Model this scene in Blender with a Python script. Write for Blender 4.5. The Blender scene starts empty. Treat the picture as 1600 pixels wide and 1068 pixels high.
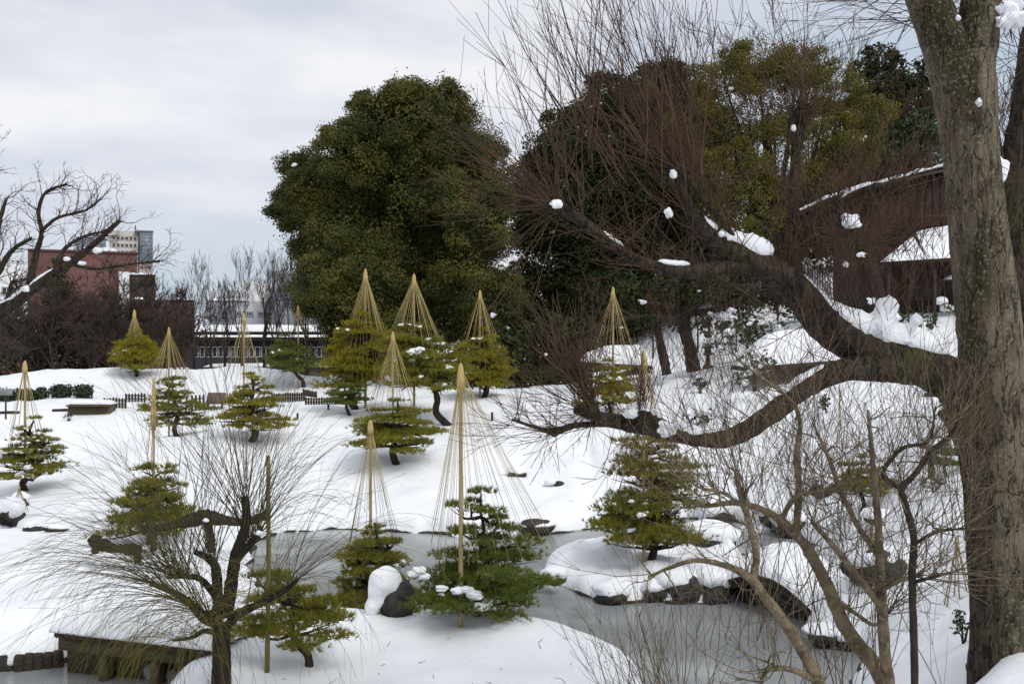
import bpy, bmesh, math, random
import numpy as np
from mathutils import Vector

S = bpy.context.scene
COL = S.collection
F = 1555.6          # focal length of the photograph in its own pixels (35 mm lens)
EYE = 6.6           # eye height above the ice

# ------------------------------------------------------------------ camera, sky, sun, exposure
cam_d = bpy.data.cameras.new('camera'); cam = bpy.data.objects.new('camera', cam_d); COL.objects.link(cam)
cam.location = (0, 0, EYE); cam.rotation_euler = (math.radians(90), 0, 0)
cam_d.lens = 35; cam_d.sensor_width = 36; cam_d.clip_start = 0.1; cam_d.clip_end = 3000
S.camera = cam
SUN_EL, SUN_ROT = math.radians(52), math.radians(140)
W = bpy.data.worlds.new('World'); S.world = W; W.use_nodes = True
nt = W.node_tree; nt.nodes.clear()
def wn(t, **k):
    n = nt.nodes.new(t)
    for a, b in k.items(): setattr(n, a, b)
    return n
sky = wn('ShaderNodeTexSky', sky_type='NISHITA', sun_disc=False, sun_elevation=SUN_EL, sun_rotation=SUN_ROT)
tc = wn('ShaderNodeTexCoord')
mp = wn('ShaderNodeMapping'); mp.inputs['Scale'].default_value = (1.0, 1.0, 3.2); mp.inputs['Location'].default_value = (.35, 0.2, .1)
n1 = wn('ShaderNodeTexNoise'); n1.inputs['Scale'].default_value = 1.9; n1.inputs['Detail'].default_value = 5; n1.inputs['Roughness'].default_value = .5
rp = wn('ShaderNodeValToRGB')
el = rp.color_ramp.elements
el[0].position = .36; el[0].color = (.42, .49, .58, 1)
el[1].position = .63; el[1].color = (.76, .76, .775, 1)
e = el.new(.50); e.color = (.56, .585, .65, 1)
sc10 = wn('ShaderNodeVectorMath', operation='SCALE'); sc10.inputs['Scale'].default_value = 12.2
mx = wn('ShaderNodeMixRGB'); mx.inputs['Fac'].default_value = .90
bg = wn('ShaderNodeBackground'); bg.inputs['Strength'].default_value = .1
wo = wn('ShaderNodeOutputWorld')
L = nt.links.new
L(tc.outputs['Generated'], mp.inputs['Vector']); L(mp.outputs['Vector'], n1.inputs['Vector']); L(n1.outputs['Fac'], rp.inputs['Fac'])
L(rp.outputs['Color'], sc10.inputs[0]); L(sky.outputs['Color'], mx.inputs['Color1']); L(sc10.outputs['Vector'], mx.inputs['Color2'])
L(mx.outputs['Color'], bg.inputs['Color']); L(bg.outputs['Background'], wo.inputs['Surface'])
sd = bpy.data.lights.new('sun', 'SUN'); sd.energy = 1.75; sd.angle = math.radians(24); sd.color = (1, .96, .90)
so = bpy.data.objects.new('sun', sd); COL.objects.link(so)
# sun_rotation is measured clockwise from +Y seen from above
sv = Vector((math.sin(SUN_ROT) * math.cos(SUN_EL), math.cos(SUN_ROT) * math.cos(SUN_EL), math.sin(SUN_EL)))
so.rotation_euler = sv.to_track_quat('Z', 'Y').to_euler(); so.location = (30, -30, 60)
S.view_settings.view_transform = 'Standard'; S.view_settings.look = 'None'
S.view_settings.exposure = .07; S.view_settings.gamma = 1; S.view_settings.use_curve_mapping = False

# ------------------------------------------------------------------ helpers
rng = np.random.default_rng(11); random.seed(11)
def P(px, py, D): return np.array([(px - 800) / F * D, D, EYE - (py - 534) / F * D])
def nrm(v):
    v = np.asarray(v, float); return v / (np.linalg.norm(v) + 1e-9)

def mesh_np(name, V, T=None, Q=None, smooth=False):
    me = bpy.data.meshes.new(name)
    V = np.asarray(V, np.float32); n = 0; loops = []; tot = []
    if T is not None and len(T): loops.append(np.asarray(T, np.int32).ravel()); tot.append(np.full(len(T), 3, np.int32))
    if Q is not None and len(Q): loops.append(np.asarray(Q, np.int32).ravel()); tot.append(np.full(len(Q), 4, np.int32))
    loops = np.concatenate(loops); tot = np.concatenate(tot)
    me.vertices.add(len(V)); me.vertices.foreach_set('co', V.ravel())
    me.loops.add(len(loops)); me.loops.foreach_set('vertex_index', loops)
    me.polygons.add(len(tot))
    me.polygons.foreach_set('loop_start', np.concatenate([[0], np.cumsum(tot)[:-1]]).astype(np.int32))
    if smooth: me.polygons.foreach_set('use_smooth', np.ones(len(tot), bool))
    me.update(calc_edges=True); me.validate()
    return me

class MB:
    def __init__(s): s.V = []; s.T = []; s.Q = []; s.n = 0; s.items = []
    def add(s, V, T=None, Q=None):
        V = np.asarray(V, float)
        if T is not None and len(T): s.T.append(np.asarray(T) + s.n)
        if Q is not None and len(Q): s.Q.append(np.asarray(Q) + s.n)
        s.V.append(V); s.n += len(V)
    def tube(s, pts, rad, k=6, lump=0.0, sq=(1, 1)):
        pts = np.asarray(pts, float); n = len(pts)
        rad = np.asarray(rad, float) * np.ones(n)
        t = np.gradient(pts, axis=0); t /= np.linalg.norm(t, axis=1)[:, None] + 1e-9
        ref = np.array([0, 0, 1.]) if abs(t[:, 2]).mean() < .75 else np.array([0, 1., 0.])
        u = np.cross(t, ref); u /= np.linalg.norm(u, axis=1)[:, None] + 1e-9
        v = np.cross(u, t)
        a = np.arange(k) * 2 * math.pi / k
        rr = rad[:, None] * np.ones((n, k))
        if lump: rr = rr * (1 + lump * rng.normal(size=(n, k)))
        R = pts[:, None, :] + rr[..., None] * (sq[0] * np.cos(a)[None, :, None] * u[:, None, :] + sq[1] * np.sin(a)[None, :, None] * v[:, None, :])
        V = R.reshape(-1, 3); i = np.arange(n - 1)[:, None] * k; j = np.arange(k)[None, :]; j2 = (j + 1) % k
        Q = np.stack([i + j, i + j2, i + k + j2, i + k + j], -1).reshape(-1, 4)
        V = np.vstack([V, pts[0], pts[-1]]); c0 = n * k; jj = np.arange(k); jn = (jj + 1) % k
        T = np.vstack([np.stack([np.full(k, c0), jn, jj], -1), np.stack([np.full(k, c0 + 1), (n - 1) * k + jj, (n - 1) * k + jn], -1)])
        s.add(V, T, Q)
    def box(s, c, size, rz=0.0):
        x, y, z = np.array(size) / 2
        V = np.array([[-x, -y, -z], [x, -y, -z], [x, y, -z], [-x, y, -z], [-x, -y, z], [x, -y, z], [x, y, z], [-x, y, z]])
        ca, sa = math.cos(rz), math.sin(rz)
        V = V @ np.array([[ca, sa, 0], [-sa, ca, 0], [0, 0, 1]]) + np.array(c)
        s.add(V, None, [[0, 3, 2, 1], [4, 5, 6, 7], [0, 1, 5, 4], [1, 2, 6, 5], [2, 3, 7, 6], [3, 0, 4, 7]])
    def prism(s, poly, y0, y1):       # poly of (x, z) counter-clockwise seen from -Y
        n = len(poly); V = [[x, y0, z] for x, z in poly] + [[x, y1, z] for x, z in poly]
        Q = [[i, (i + 1) % n, n + (i + 1) % n, n + i] for i in range(n)]
        T = [[0, i, i + 1] for i in range(1, n - 1)] + [[n, n + i + 1, n + i] for i in range(1, n - 1)]
        s.add(V, T, [q[::-1] for q in Q])
    def blob(s, c, r, sub=2, amp=.15, fr=1.6, flat=None, seed=0):
        V, T = ICO[sub]; c = np.array(c, float); r = np.array(r, float) * np.ones(3)
        d = fbm3(V * fr + seed * 7.31)
        X = V * (1 + amp * d)[:, None]
        if flat is not None: X[:, 2] = np.maximum(X[:, 2], flat)
        s.add(X * r + c, T); s.items.append((X * r + c, T))
    def build_each(s, name, mat, parent, gap=.04):
        """blobs that touch become one rounded clump, every clump an object of its own"""
        it = [(V, T) for V, T in s.items]; c = [V.mean(0) for V, _ in it]; rad = [np.abs(V - m).max(0) for (V, _), m in zip(it, c)]
        grp = list(range(len(it)))
        for a in range(len(it)):
            for b_ in range(a):
                if (np.abs(c[a] - c[b_]) < (rad[a] + rad[b_]) * .62).all():
                    ga, gb = grp[a], grp[b_]; grp = [gb if g_ == ga else g_ for g_ in grp]
        for g_ in sorted(set(grp)):
            ids = [k for k in range(len(it)) if grp[k] == g_]; m = MB()
            for k in ids: m.add(*it[k])
            o = m.build(name, mat, parent, True)
            if len(ids) > 1:
                md = o.modifiers.new('merge', 'REMESH'); md.mode = 'VOXEL'; md.voxel_size = max(.012, min(rad[ids[0]]) * .14); md.use_smooth_shade = True
                md = o.modifiers.new('round', 'SMOOTH'); md.iterations = 3
    def build(s, name, mat, parent=None, smooth=False):
        V = np.vstack(s.V)
        o0 = np.array(parent_loc(parent)) if parent else 0
        me = mesh_np(name, V - o0, np.vstack(s.T) if s.T else None, np.vstack(s.Q) if s.Q else None, smooth)
        me.materials.append(mat)
        o = bpy.data.objects.new(name, me); COL.objects.link(o)
        if parent: o.parent = parent
        return o
def parent_loc(p):
    v = Vector((0, 0, 0))
    while p: v += p.location; p = p.parent
    return v
def thing(name, label, cat, loc, group=None):
    o = bpy.data.objects.new(name, None); COL.objects.link(o); o.location = [float(v) for v in loc]
    o.empty_display_size = .2; o['label'] = label; o['category'] = cat
    if group: o['group'] = group
    return o
def tag(o, label, cat, group=None):
    o['label'] = label; o['category'] = cat
    if group: o['group'] = group
    return o
def struct(o): o['kind'] = 'structure'; return o
def stuff(o): o['kind'] = 'stuff'; return o
def _ico(sub):
    bm = bmesh.new(); bmesh.ops.create_icosphere(bm, subdivisions=sub, radius=1)
    bm.verts.ensure_lookup_table()
    V = np.array([v.co[:] for v in bm.verts]); T = np.array([[v.index for v in f.verts] for f in bm.faces]); bm.free(); return V, T
ICO = {i: _ico(i) for i in (1, 2, 3, 4)}
_pr = np.random.default_rng(5).random((64, 64, 64)) * 2 - 1
def vn3(p):
    p = np.asarray(p, float); i = np.floor(p).astype(int); f = p - i; f = f * f * (3 - 2 * f); i &= 63; j = (i + 1) & 63
    x, y, z = f[..., 0], f[..., 1], f[..., 2]
    g = lambda a, b, c: _pr[a, b, c]
    c00 = g(i[..., 0], i[..., 1], i[..., 2]) * (1 - x) + g(j[..., 0], i[..., 1], i[..., 2]) * x
    c10 = g(i[..., 0], j[..., 1], i[..., 2]) * (1 - x) + g(j[..., 0], j[..., 1], i[..., 2]) * x
    c01 = g(i[..., 0], i[..., 1], j[..., 2]) * (1 - x) + g(j[..., 0], i[..., 1], j[..., 2]) * x
    c11 = g(i[..., 0], j[..., 1], j[..., 2]) * (1 - x) + g(j[..., 0], j[..., 1], j[..., 2]) * x
    return (c00 * (1 - y) + c10 * y) * (1 - z) + (c01 * (1 - y) + c11 * y) * z
def fbm3(p, o=3):
    p = np.asarray(p, float); return sum(vn3(p * 2.03 ** k + 17 * k) * .55 ** k for k in range(o))
def patch(mb, c00, c10, c11, c01, th, nu=16, nv=8, amp=.15, fr=1.2, lift=(0, 0, 1), pw=6):
    """a slab of lying snow over the four-cornered area, thick in the middle with rounded rims"""
    c = [np.array(q, float) for q in (c00, c10, c11, c01)]
    u, v = np.meshgrid(np.linspace(0, 1, nu), np.linspace(0, 1, nv), indexing='ij')
    B = ((1 - u) * (1 - v))[..., None] * c[0] + (u * (1 - v))[..., None] * c[1] + (u * v)[..., None] * c[2] + ((1 - u) * v)[..., None] * c[3]
    e = np.clip(1 - np.abs(2 * u - 1) ** pw, 0, 1) ** .5 * np.clip(1 - np.abs(2 * v - 1) ** pw, 0, 1) ** .5
    h = th * (.12 + .88 * e) * (1 + amp * fbm3(B * fr))
    Tp = B + h[..., None] * np.array(lift)
    V = np.vstack([Tp.reshape(-1, 3), B.reshape(-1, 3)]); N = nu * nv
    i = (np.arange(nu - 1)[:, None] * nv + np.arange(nv - 1)[None, :]).ravel()
    Q = np.stack([i, i + nv, i + nv + 1, i + 1], -1)
    rim = [k * nv for k in range(nu)] + [(nu - 1) * nv + k for k in range(1, nv)] + [k * nv + nv - 1 for k in range(nu - 2, -1, -1)] + [k for k in range(nv - 2, 0, -1)]
    R = np.array(rim); R2 = np.roll(R, -1)
    Q = np.vstack([Q, Q[:, ::-1] + N, np.stack([R, R + N, R2 + N, R2], -1)])
    mb.add(V, None, Q)

# ------------------------------------------------------------------ materials
MATS = {}
def mat(name, col, rough=.85, col2=None, scale=4., stretch=(1, 1, 1), bump=0., bscale=None, detail=4, lo=.35, hi=.65, col3=None, s3=1.2, t3=.55, spec=.3, transl=0, metal=0, fiss=0, fw=.05, lichen=None):
    m = bpy.data.materials.new(name); m.use_nodes = True; t = m.node_tree; b = t.nodes['Principled BSDF']
    b.inputs['Roughness'].default_value = rough; b.inputs['Specular IOR Level'].default_value = spec; b.inputs['Metallic'].default_value = metal
    b.inputs['Base Color'].default_value = (*col, 1)
    tcn = t.nodes.new('ShaderNodeTexCoord'); mpn = t.nodes.new('ShaderNodeMapping'); mpn.inputs['Scale'].default_value = stretch
    t.links.new(tcn.outputs['Object'], mpn.inputs['Vector'])
    def noise(sc, dt=detail):
        n = t.nodes.new('ShaderNodeTexNoise'); n.inputs['Scale'].default_value = sc; n.inputs['Detail'].default_value = dt
        t.links.new(mpn.outputs['Vector'], n.inputs['Vector']); return n.outputs['Fac']
    def rampmix(f, a, c, lo, hi):
        mr = t.nodes.new('ShaderNodeMapRange'); mr.inputs['From Min'].default_value = lo; mr.inputs['From Max'].default_value = hi
        t.links.new(f, mr.inputs['Value'])
        mi = t.nodes.new('ShaderNodeMixRGB'); t.links.new(mr.outputs['Result'], mi.inputs['Fac'])
        for s_, q in (('Color1', a), ('Color2', c)):
            if isinstance(q, tuple): mi.inputs[s_].default_value = (*q, 1)
            else: t.links.new(q, mi.inputs[s_])
        return mi.outputs['Color']
    out = None
    fis = None
    if fiss:
        fm = t.nodes.new('ShaderNodeMapping'); fm.inputs['Scale'].default_value = (fiss, fiss, fiss * .22); t.links.new(tcn.outputs['Object'], fm.inputs['Vector'])
        fn = t.nodes.new('ShaderNodeTexNoise'); fn.inputs['Scale'].default_value = 1; fn.inputs['Detail'].default_value = 5; fn.inputs['Distortion'].default_value = .6; t.links.new(fm.outputs['Vector'], fn.inputs['Vector'])
        m1 = t.nodes.new('ShaderNodeMath'); m1.operation = 'SUBTRACT'; m1.inputs[1].default_value = .5; t.links.new(fn.outputs['Fac'], m1.inputs[0])
        m2 = t.nodes.new('ShaderNodeMath'); m2.operation = 'ABSOLUTE'; t.links.new(m1.outputs[0], m2.inputs[0])
        m3 = t.nodes.new('ShaderNodeMapRange'); m3.inputs['From Max'].default_value = fw; t.links.new(m2.outputs[0], m3.inputs['Value']); fis = m3.outputs['Result']
    if col2: out = rampmix(noise(scale), col, col2, lo, hi)
    if col3: out = rampmix(noise(s3, 3), out if out else col, col3, t3, t3 + .15)
    if lichen:
        v = t.nodes.new('ShaderNodeTexNoise'); v.inputs['Scale'].default_value = 22; v.inputs['Detail'].default_value = 3; t.links.new(tcn.outputs['Object'], v.inputs['Vector']); out = rampmix(v.outputs['Fac'], out, lichen, .52, .72)
    if fis: out = rampmix(fis, tuple(c * .5 for c in col), out, 0, 1)
    if out: t.links.new(out, b.inputs['Base Color'])
    if bump:
        bn = t.nodes.new('ShaderNodeBump'); bn.inputs['Strength'].default_value = bump; bn.inputs['Distance'].default_value = .05
        hh = noise(bscale or scale, 6)
        if fis:
            ad = t.nodes.new('ShaderNodeMath'); ad.operation = 'ADD'; t.links.new(hh, ad.inputs[0]); t.links.new(fis, ad.inputs[1]); hh = ad.outputs[0]
        t.links.new(hh, bn.inputs['Height']); t.links.new(bn.outputs['Normal'], b.inputs['Normal'])
    if transl:
        tr = t.nodes.new('ShaderNodeBsdfTranslucent'); ms = t.nodes.new('ShaderNodeMixShader'); ms.inputs['Fac'].default_value = transl
        if out: t.links.new(out, tr.inputs['Color'])
        else: tr.inputs['Color'].default_value = (*col, 1)
        t.links.new(b.outputs['BSDF'], ms.inputs[1]); t.links.new(tr.outputs['BSDF'], ms.inputs[2])
        t.links.new(ms.outputs['Shader'], t.nodes['Material Output'].inputs['Surface'])
    MATS[name] = m; return m
SNOW = mat('snow', (.80, .82, .85), .75, (.845, .86, .88), 1.2, bump=.4, bscale=6, spec=.25)
SNOWP = mat('snow_clump', (.81, .83, .86), .75, (.86, .87, .885), 6, bump=.5, bscale=14, spec=.25)
ICE = mat('ice', (.20, .21, .21), .26, (.27, .285, .285), .22, col3=(.37, .39, .39), s3=.28, t3=.52, spec=.35, bump=.04, bscale=3)
BARK = mat('bark', (.016, .012, .009), .95, (.042, .031, .022), 9, (1, 1, .35), bump=.9, bscale=14)
BARKK = mat('black_bark', (.009, .007, .006), .95, (.028, .021, .016), 9, (1, 1, .35), bump=.9, bscale=14)
BARKM = mat('mossy_bark', (.019, .013, .009), .95, (.055, .038, .025), 7, (1, 1, .5), bump=1, bscale=12, col3=(.044, .042, .008), s3=1.1, t3=.55, fiss=9, fw=.025, lichen=(.06, .053, .036))
TRUNK = mat('grey_bark', (.060, .049, .032), .95, (.185, .152, .103), 5, (1.6, 1.6, .42), bump=1, bscale=16, col3=(.040, .032, .012), s3=.85, t3=.50, detail=8, fiss=7, fw=.018, lichen=(.21, .185, .135))
TWIG = mat('red_twig', (.050, .027, .018), .9, (.115, .066, .042), 3)
TWIGD = mat('dark_twig', (.045, .030, .024), .9, (.085, .06, .045), 3)
TWIGG = mat('grey_twig', (.085, .060, .038), .9, (.20, .150, .095), 7, bump=.8, bscale=24, col3=(.070, .064, .018), s3=2.4, t3=.54, lichen=(.24, .20, .14))
WILLOW = mat('willow_twig', (.05, .042, .022), .9, (.10, .09, .03), 2)
WILLOWY = mat('yellow_willow_twig', (.13, .11, .025), .9, (.09, .08, .02), 2)
NEED_Y = mat('yellow_green_needle', (.33, .28, .020), .7, (.21, .195, .018), 2.2, transl=.2)
NEED_O = mat('olive_needle', (.27, .24, .026), .7, (.155, .16, .022), 2.2, transl=.2)
NEED_G = mat('green_needle', (.085, .135, .026), .7, (.175, .19, .028), 2.2, transl=.2)
LEAF_B = mat('broad_leaf', (.028, .038, .010), .65, (.115, .110, .021), .42, transl=.12, spec=.2)
LEAF_D = mat('dark_leaf', (.019, .029, .011), .7, (.042, .050, .015), .55, transl=.08, spec=.15)
LEAF_L = mat('light_leaf', (.085, .085, .016), .65, (.16, .14, .022), .6, transl=.15, spec=.2)
LEAF_S = mat('shrub_leaf', (.025, .045, .018), .6, (.05, .07, .03), 3, transl=.1)
BAMBOO = mat('bamboo', (.30, .22, .105), .6, (.40, .30, .15), 3, (4, 4, .6))
BAMBOOG = mat('green_bamboo', (.13, .12, .035), .6, (.20, .17, .06), 3, (4, 4, .6))
ROPE = mat('straw_rope', (.32, .255, .10), .9, (.44, .35, .15), 6)
STRAW = mat('straw', (.42, .31, .12), .9, (.52, .40, .18), 12, (3, 3, .5), bump=.6)
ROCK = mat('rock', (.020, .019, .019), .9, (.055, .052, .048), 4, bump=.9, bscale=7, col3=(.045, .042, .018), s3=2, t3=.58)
WOODD = mat('dark_wood', (.030, .022, .017), .9, (.06, .045, .032), 5, (1, 4, 4), bump=.5)
WOODM = mat('weathered_wood', (.075, .058, .036), .9, (.12, .095, .05), 5, (.6, 4, 4), bump=.5)
WOODR = mat('red_brown_board', (.026, .014, .011), .9, (.044, .025, .020), 2, (3, 3, .5), bump=.3)
STONE = mat('grey_stone', (.20, .20, .19), .9, (.30, .295, .28), 5, bump=.5)
BRICK = mat('red_brown_facade', (.125, .060, .054), .9, (.150, .074, .066), .8, (1, 1, 2))
PINKW = mat('pink_facade', (.20, .105, .095), .9, (.24, .13, .115), 1)
BROWNW = mat('brown_facade', (.050, .033, .030), .9, (.07, .047, .042), 1)
WHITEW = mat('white_facade', (.62, .63, .64), .8, (.68, .69, .70), .6)
GREYW = mat('grey_facade', (.38, .40, .42), .85, (.44, .46, .48), .4)
DGREYW = mat('blue_grey_facade', (.20, .22, .255), .85, (.24, .26, .30), .4)
HALL = mat('hall_wall', (.055, .055, .068), .85, (.075, .075, .09), .5)
BEIGE = mat('beige_facade', (.42, .385, .355), .85, (.47, .43, .40), .3)
PINKT = mat('pink_tower_facade', (.42, .34, .34), .85)
GLASS = mat('blue_glass', (.17, .205, .25), .3, (.23, .27, .31), .15, spec=.5)
DGLASS = mat('dark_glass', (.035, .04, .05), .2, spec=.5)
FRAME = mat('white_frame', (.62, .63, .66), .6)
IRON = mat('black_iron', (.02, .02, .022), .5)
SIGN = mat('brown_board', (.10, .075, .06), .7, (.13, .10, .08), 3)

# ------------------------------------------------------------------ terrain
def z0(px, py): D = EYE * F / (py - 534); return ((px - 800) / F * D, D)     # a point of the ice
PONDS = [
    [z0(430, 832), z0(480, 828), z0(540, 826), z0(640, 832), z0(720, 838), z0(800, 837), z0(850, 834), z0(900, 829), z0(960, 820), z0(1030, 812), z0(1090, 809), z0(1150, 816), z0(1230, 836), z0(1275, 852),
     z0(1268, 880), z0(1275, 920), z0(1258, 985), z0(1290, 1010), z0(1340, 1020), z0(1350, 1075), (5.2, 15.5), (4.2, 13.6), (3.2, 13.6), (2.7, 15.5), (2.78, 18.4), (2.35, 20.2), (1.3, 21.6), (0.2, 22.2), (-1.4, 22.6), (-3., 22.6), (-4.3, 23.2), (-5.4, 23.8), z0(395, 930), z0(385, 880), z0(395, 850)],
    [z0(-160, 829), z0(40, 829), z0(118, 829), z0(100, 840), z0(-20, 844), z0(-160, 848)],
    [z0(-80, 768), z0(30, 765), z0(95, 753), z0(112, 745), z0(40, 741), z0(-80, 742)],
    [(-14.5, 19.2), (-11.5, 19.9), (-10.2, 20.1), (-9.30, 20.3), (-9.1, 20.75), (-6.3, 20.1), (-6.2, 19.7), (-6.45, 19.4), (-6.6, 18.8), (-5.9, 16.5), (-6.5, 14.5), (-10, 13.5), (-14, 15)]]
ISLAND = [z0(850, 885), z0(858, 912), z0(900, 925), z0(925, 940), z0(965, 944), z0(1010, 938), z0(1060, 944), z0(1130, 946), z0(1142, 930), z0(1165, 885), z0(1150, 868), z0(1110, 858), z0(1030, 856), z0(950, 862), z0(890, 868)]
def CP(px, py, D): return tuple(P(px, py, D))
CPS = [(-15, 2, 3.5), (0, 2, 4.5), (15, 2, 5.2), (-15, 10, 1.4), (-6, 10, 1.5), (0, 10, 1.7), (4, 10, 2.3), (7, 10, 2.75), (11, 11, 3.2), (25, 8, 4.5), (-30, 8, 3), (-30, 20, 1.2),
    CP(345, 1090, 17), CP(722, 978, 20.7), CP(560, 1040, 18.4), (1.25, 20.3, .95), CP(800, 1060, 17), CP(990, 1045, 18.3), (-4.2, 21.5, .75), (-6, 24, .7), (-7.5, 26.5, .75),
    (-9.5, 21, .95), (-7.5, 21.4, .95), CP(60, 930, 24), CP(60, 880, 27), CP(150, 870, 27.5), CP(200, 850, 29), CP(300, 850, 29), (-8.6, 31.5, .8), (-12, 32, .7), (-11, 35, .7), CP(60, 800, 36), CP(40, 768, 39.5), CP(100, 745, 41.5), (-20, 52, 1.6), CP(100, 690, 47), CP(60, 650, 54), CP(100, 622, 62),
    CP(450, 800, 35.5), CP(300, 770, 37.5), CP(392, 692, 42.5), CP(270, 690, 42.5), CP(500, 740, 39), CP(620, 727, 39), CP(620, 805, 34.6), CP(450, 652, 49), CP(170, 631, 58), CP(330, 632, 58), CP(450, 628, 60), CP(560, 640, 51), CP(700, 666, 47), CP(850, 642, 47), CP(850, 621, 52), CP(720, 623, 52), CP(900, 720, 40), CP(850, 780, 36.5), CP(940, 700, 41),
    (-60, 80, 3.2), (-45, 62, 2.9), (0, 82, 3.4), (-30, 120, 3.3), (-80, 150, 3.3), (0, 130, 3.5), (-12, 72, 3.6), (-200, 300, 3), (200, 300, 14), (0, 400, 8), (-40, 30, 1.5), (-8, 88, 3.4),
    CP(1050, 577, 55), CP(1000, 640, 44), CP(1110, 607, 46), CP(1100, 700, 37.5), CP(1020, 765, 34.5), CP(1200, 642, 40), CP(1200, 722, 35), CP(1150, 785, 33.3), CP(1350, 592, 42), CP(1420, 642, 35), CP(1350, 702, 31.5), CP(1300, 775, 31.5), CP(1310, 820, 29.5), CP(1480, 750, 24), CP(1480, 860, 19.3), CP(1410, 930, 19), CP(1400, 1000, 17), CP(1560, 1005, 14), CP(1600, 880, 18), CP(1600, 700, 26), CP(1600, 565, 38),
    CP(1400, 492, 50), CP(1600, 492, 50), (32, 50, 8.2), CP(1340, 492, 58), CP(1255, 415, 80), CP(1000, 562, 65), CP(900, 592, 75), CP(1130, 520, 66), (20, 105, 16), (40, 110, 20), (60, 100, 18), (36, 72, 12), (60, 50, 10), (30, 30, 5.5), (30, 16, 4.6), (3, 95, 5), (10, 130, 12), (40, 150, 22)]
CPS = np.array(CPS)
def _k(r2): return np.sqrt(r2 + 4.0)
_A = _k(((CPS[:, None, :2] - CPS[None, :, :2]) ** 2).sum(-1)); _A += np.eye(len(CPS)) * -.05
_m = CPS[:, 2].mean(); _w = np.linalg.solve(_A, CPS[:, 2] - _m)
MOUNDS = [(-31.5, 71, 1.45, 7, 4.5), (-24, 73, .75, 5, 4), (-18.2, 71, 1.25, 4, 4), (-12.2, 70, .35, 2.5, 3), (1.5, 20.6, .12, 1.2, .8), (-3.7, 22., .1, .8, .6)]
_pg = np.random.default_rng(77)
PITS = [(_pg.uniform(-13, 13), _pg.uniform(16, 46), _pg.choice([-1, -1, 1]) * _pg.uniform(.03, .09), _pg.uniform(.16, .5)) for _ in range(150)]
def psdf(poly, x, y):
    poly = np.array(poly); d = np.full(x.shape, 1e9); ins = np.zeros(x.shape, bool); n = len(poly)
    for i in range(n):
        a = poly[i]; b = poly[(i + 1) % n]; e = b - a
        t = np.clip(((x - a[0]) * e[0] + (y - a[1]) * e[1]) / (e @ e), 0, 1)
        d = np.minimum(d, np.hypot(x - a[0] - t * e[0], y - a[1] - t * e[1]))
        c = ((a[1] <= y) != (b[1] <= y)) & (x < (e[0]) * (y - a[1]) / (e[1] if e[1] else 1e-9) + a[0]); ins ^= c
    return np.where(ins, -d, d)
def height(x, y):
    x = np.asarray(x, float); y = np.asarray(y, float); sh = x.shape; x = x.ravel(); y = y.ravel()
    z = np.full(x.shape, _m)
    for i in range(len(CPS)): z += _w[i] * _k((x - CPS[i, 0]) ** 2 + (y - CPS[i, 1]) ** 2)
    for mx_, my_, a, sx, sy in MOUNDS: z += a * np.exp(-((x - mx_) / sx) ** 2 - ((y - my_) / sy) ** 2)
    for px_, py_, a, s_ in PITS:
        k = np.where((np.abs(x - px_) < 2.2 * s_) & (np.abs(y - py_) < 2.2 * s_))[0]
        if len(k): z[k] += a * np.exp(-((x[k] - px_) ** 2 + (y[k] - py_) ** 2) / s_ ** 2 * 1.4)
    p = np.stack([x, y, np.zeros_like(x)], -1)
    z += .16 * fbm3(p * .33) + .045 * vn3(p * 1.3 + 9)
    xj = x + .22 * vn3(p * 1.1 + 3) + .1 * vn3(p * 2.7); yj = y + .22 * vn3(p * 1.1 + 31) + .1 * vn3(p * 2.7 + 5)
    d = np.full(x.shape, 1e9)
    for q in PONDS: d = np.minimum(d, psdf(q, xj, yj))
    d0 = np.full(x.shape, 1e9)
    for q in PONDS: d0 = np.minimum(d0, psdf(q, x, y))
    isl = psdf(ISLAND, xj, yj); zi = .60 + .30 * fbm3(p * 1.05 + 4, 2)
    d = np.maximum(d, -isl); d0 = np.maximum(d0, -psdf(ISLAND, x, y))
    z = np.where(isl < .0, zi, z); z = np.maximum(z, .45)
    prof = .06 + .42 * (1 - np.exp(-np.maximum(d, 0) / .22)) + (.34 + .5 * np.clip((x - 3.2) / 2, 0, 1)) * np.maximum(np.minimum(d, d0), 0)
    k = .12; h = np.clip(.5 + .5 * (prof - z) / k, 0, 1); zl = prof * (1 - h) + z * h - k * h * (1 - h)
    z = np.where(d > 0, zl, np.maximum(-.6, .06 + d * 4))
    return z.reshape(sh)
def gz(x, y): return float(height(np.array([x]), np.array([y]))[0])
def axis(spec):
    a = [spec[0][0]]
    for end, st in spec[1:]:
        n = max(1, int(round((end - a[-1]) / st))); a += list(np.linspace(a[-1], end, n + 1)[1:])
    return np.array(a)
xs = axis([(-420, 0), (-120, 20), (-50, 3), (-24, .6), (-13, .25), (14, .12), (24, .35), (60, 1.5), (140, 8), (420, 20)])
ys = axis([(-20, 0), (10, 1.5), (16, .3), (32, .12), (46, .2), (62, .35), (90, .8), (170, 4), (900, 30)])
GX, GY = np.meshgrid(xs, ys, indexing='ij'); GZ = height(GX, GY)
n_y = len(ys); i = (np.arange(len(xs) - 1)[:, None] * n_y + np.arange(n_y - 1)[None, :]).ravel()
me = mesh_np('snow_ground', np.stack([GX, GY, GZ], -1).reshape(-1, 3), None, np.stack([i, i + n_y, i + n_y + 1, i + 1], -1), True)
me.materials.append(SNOW); o = bpy.data.objects.new('snow_ground', me); COL.objects.link(o); struct(o)
b = MB(); b.add([[-30, 8, 0], [14, 8, 0], [14, 60, 0], [-30, 60, 0]], None, [[0, 1, 2, 3]])
struct(b.build('pond_ice', ICE))
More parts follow.
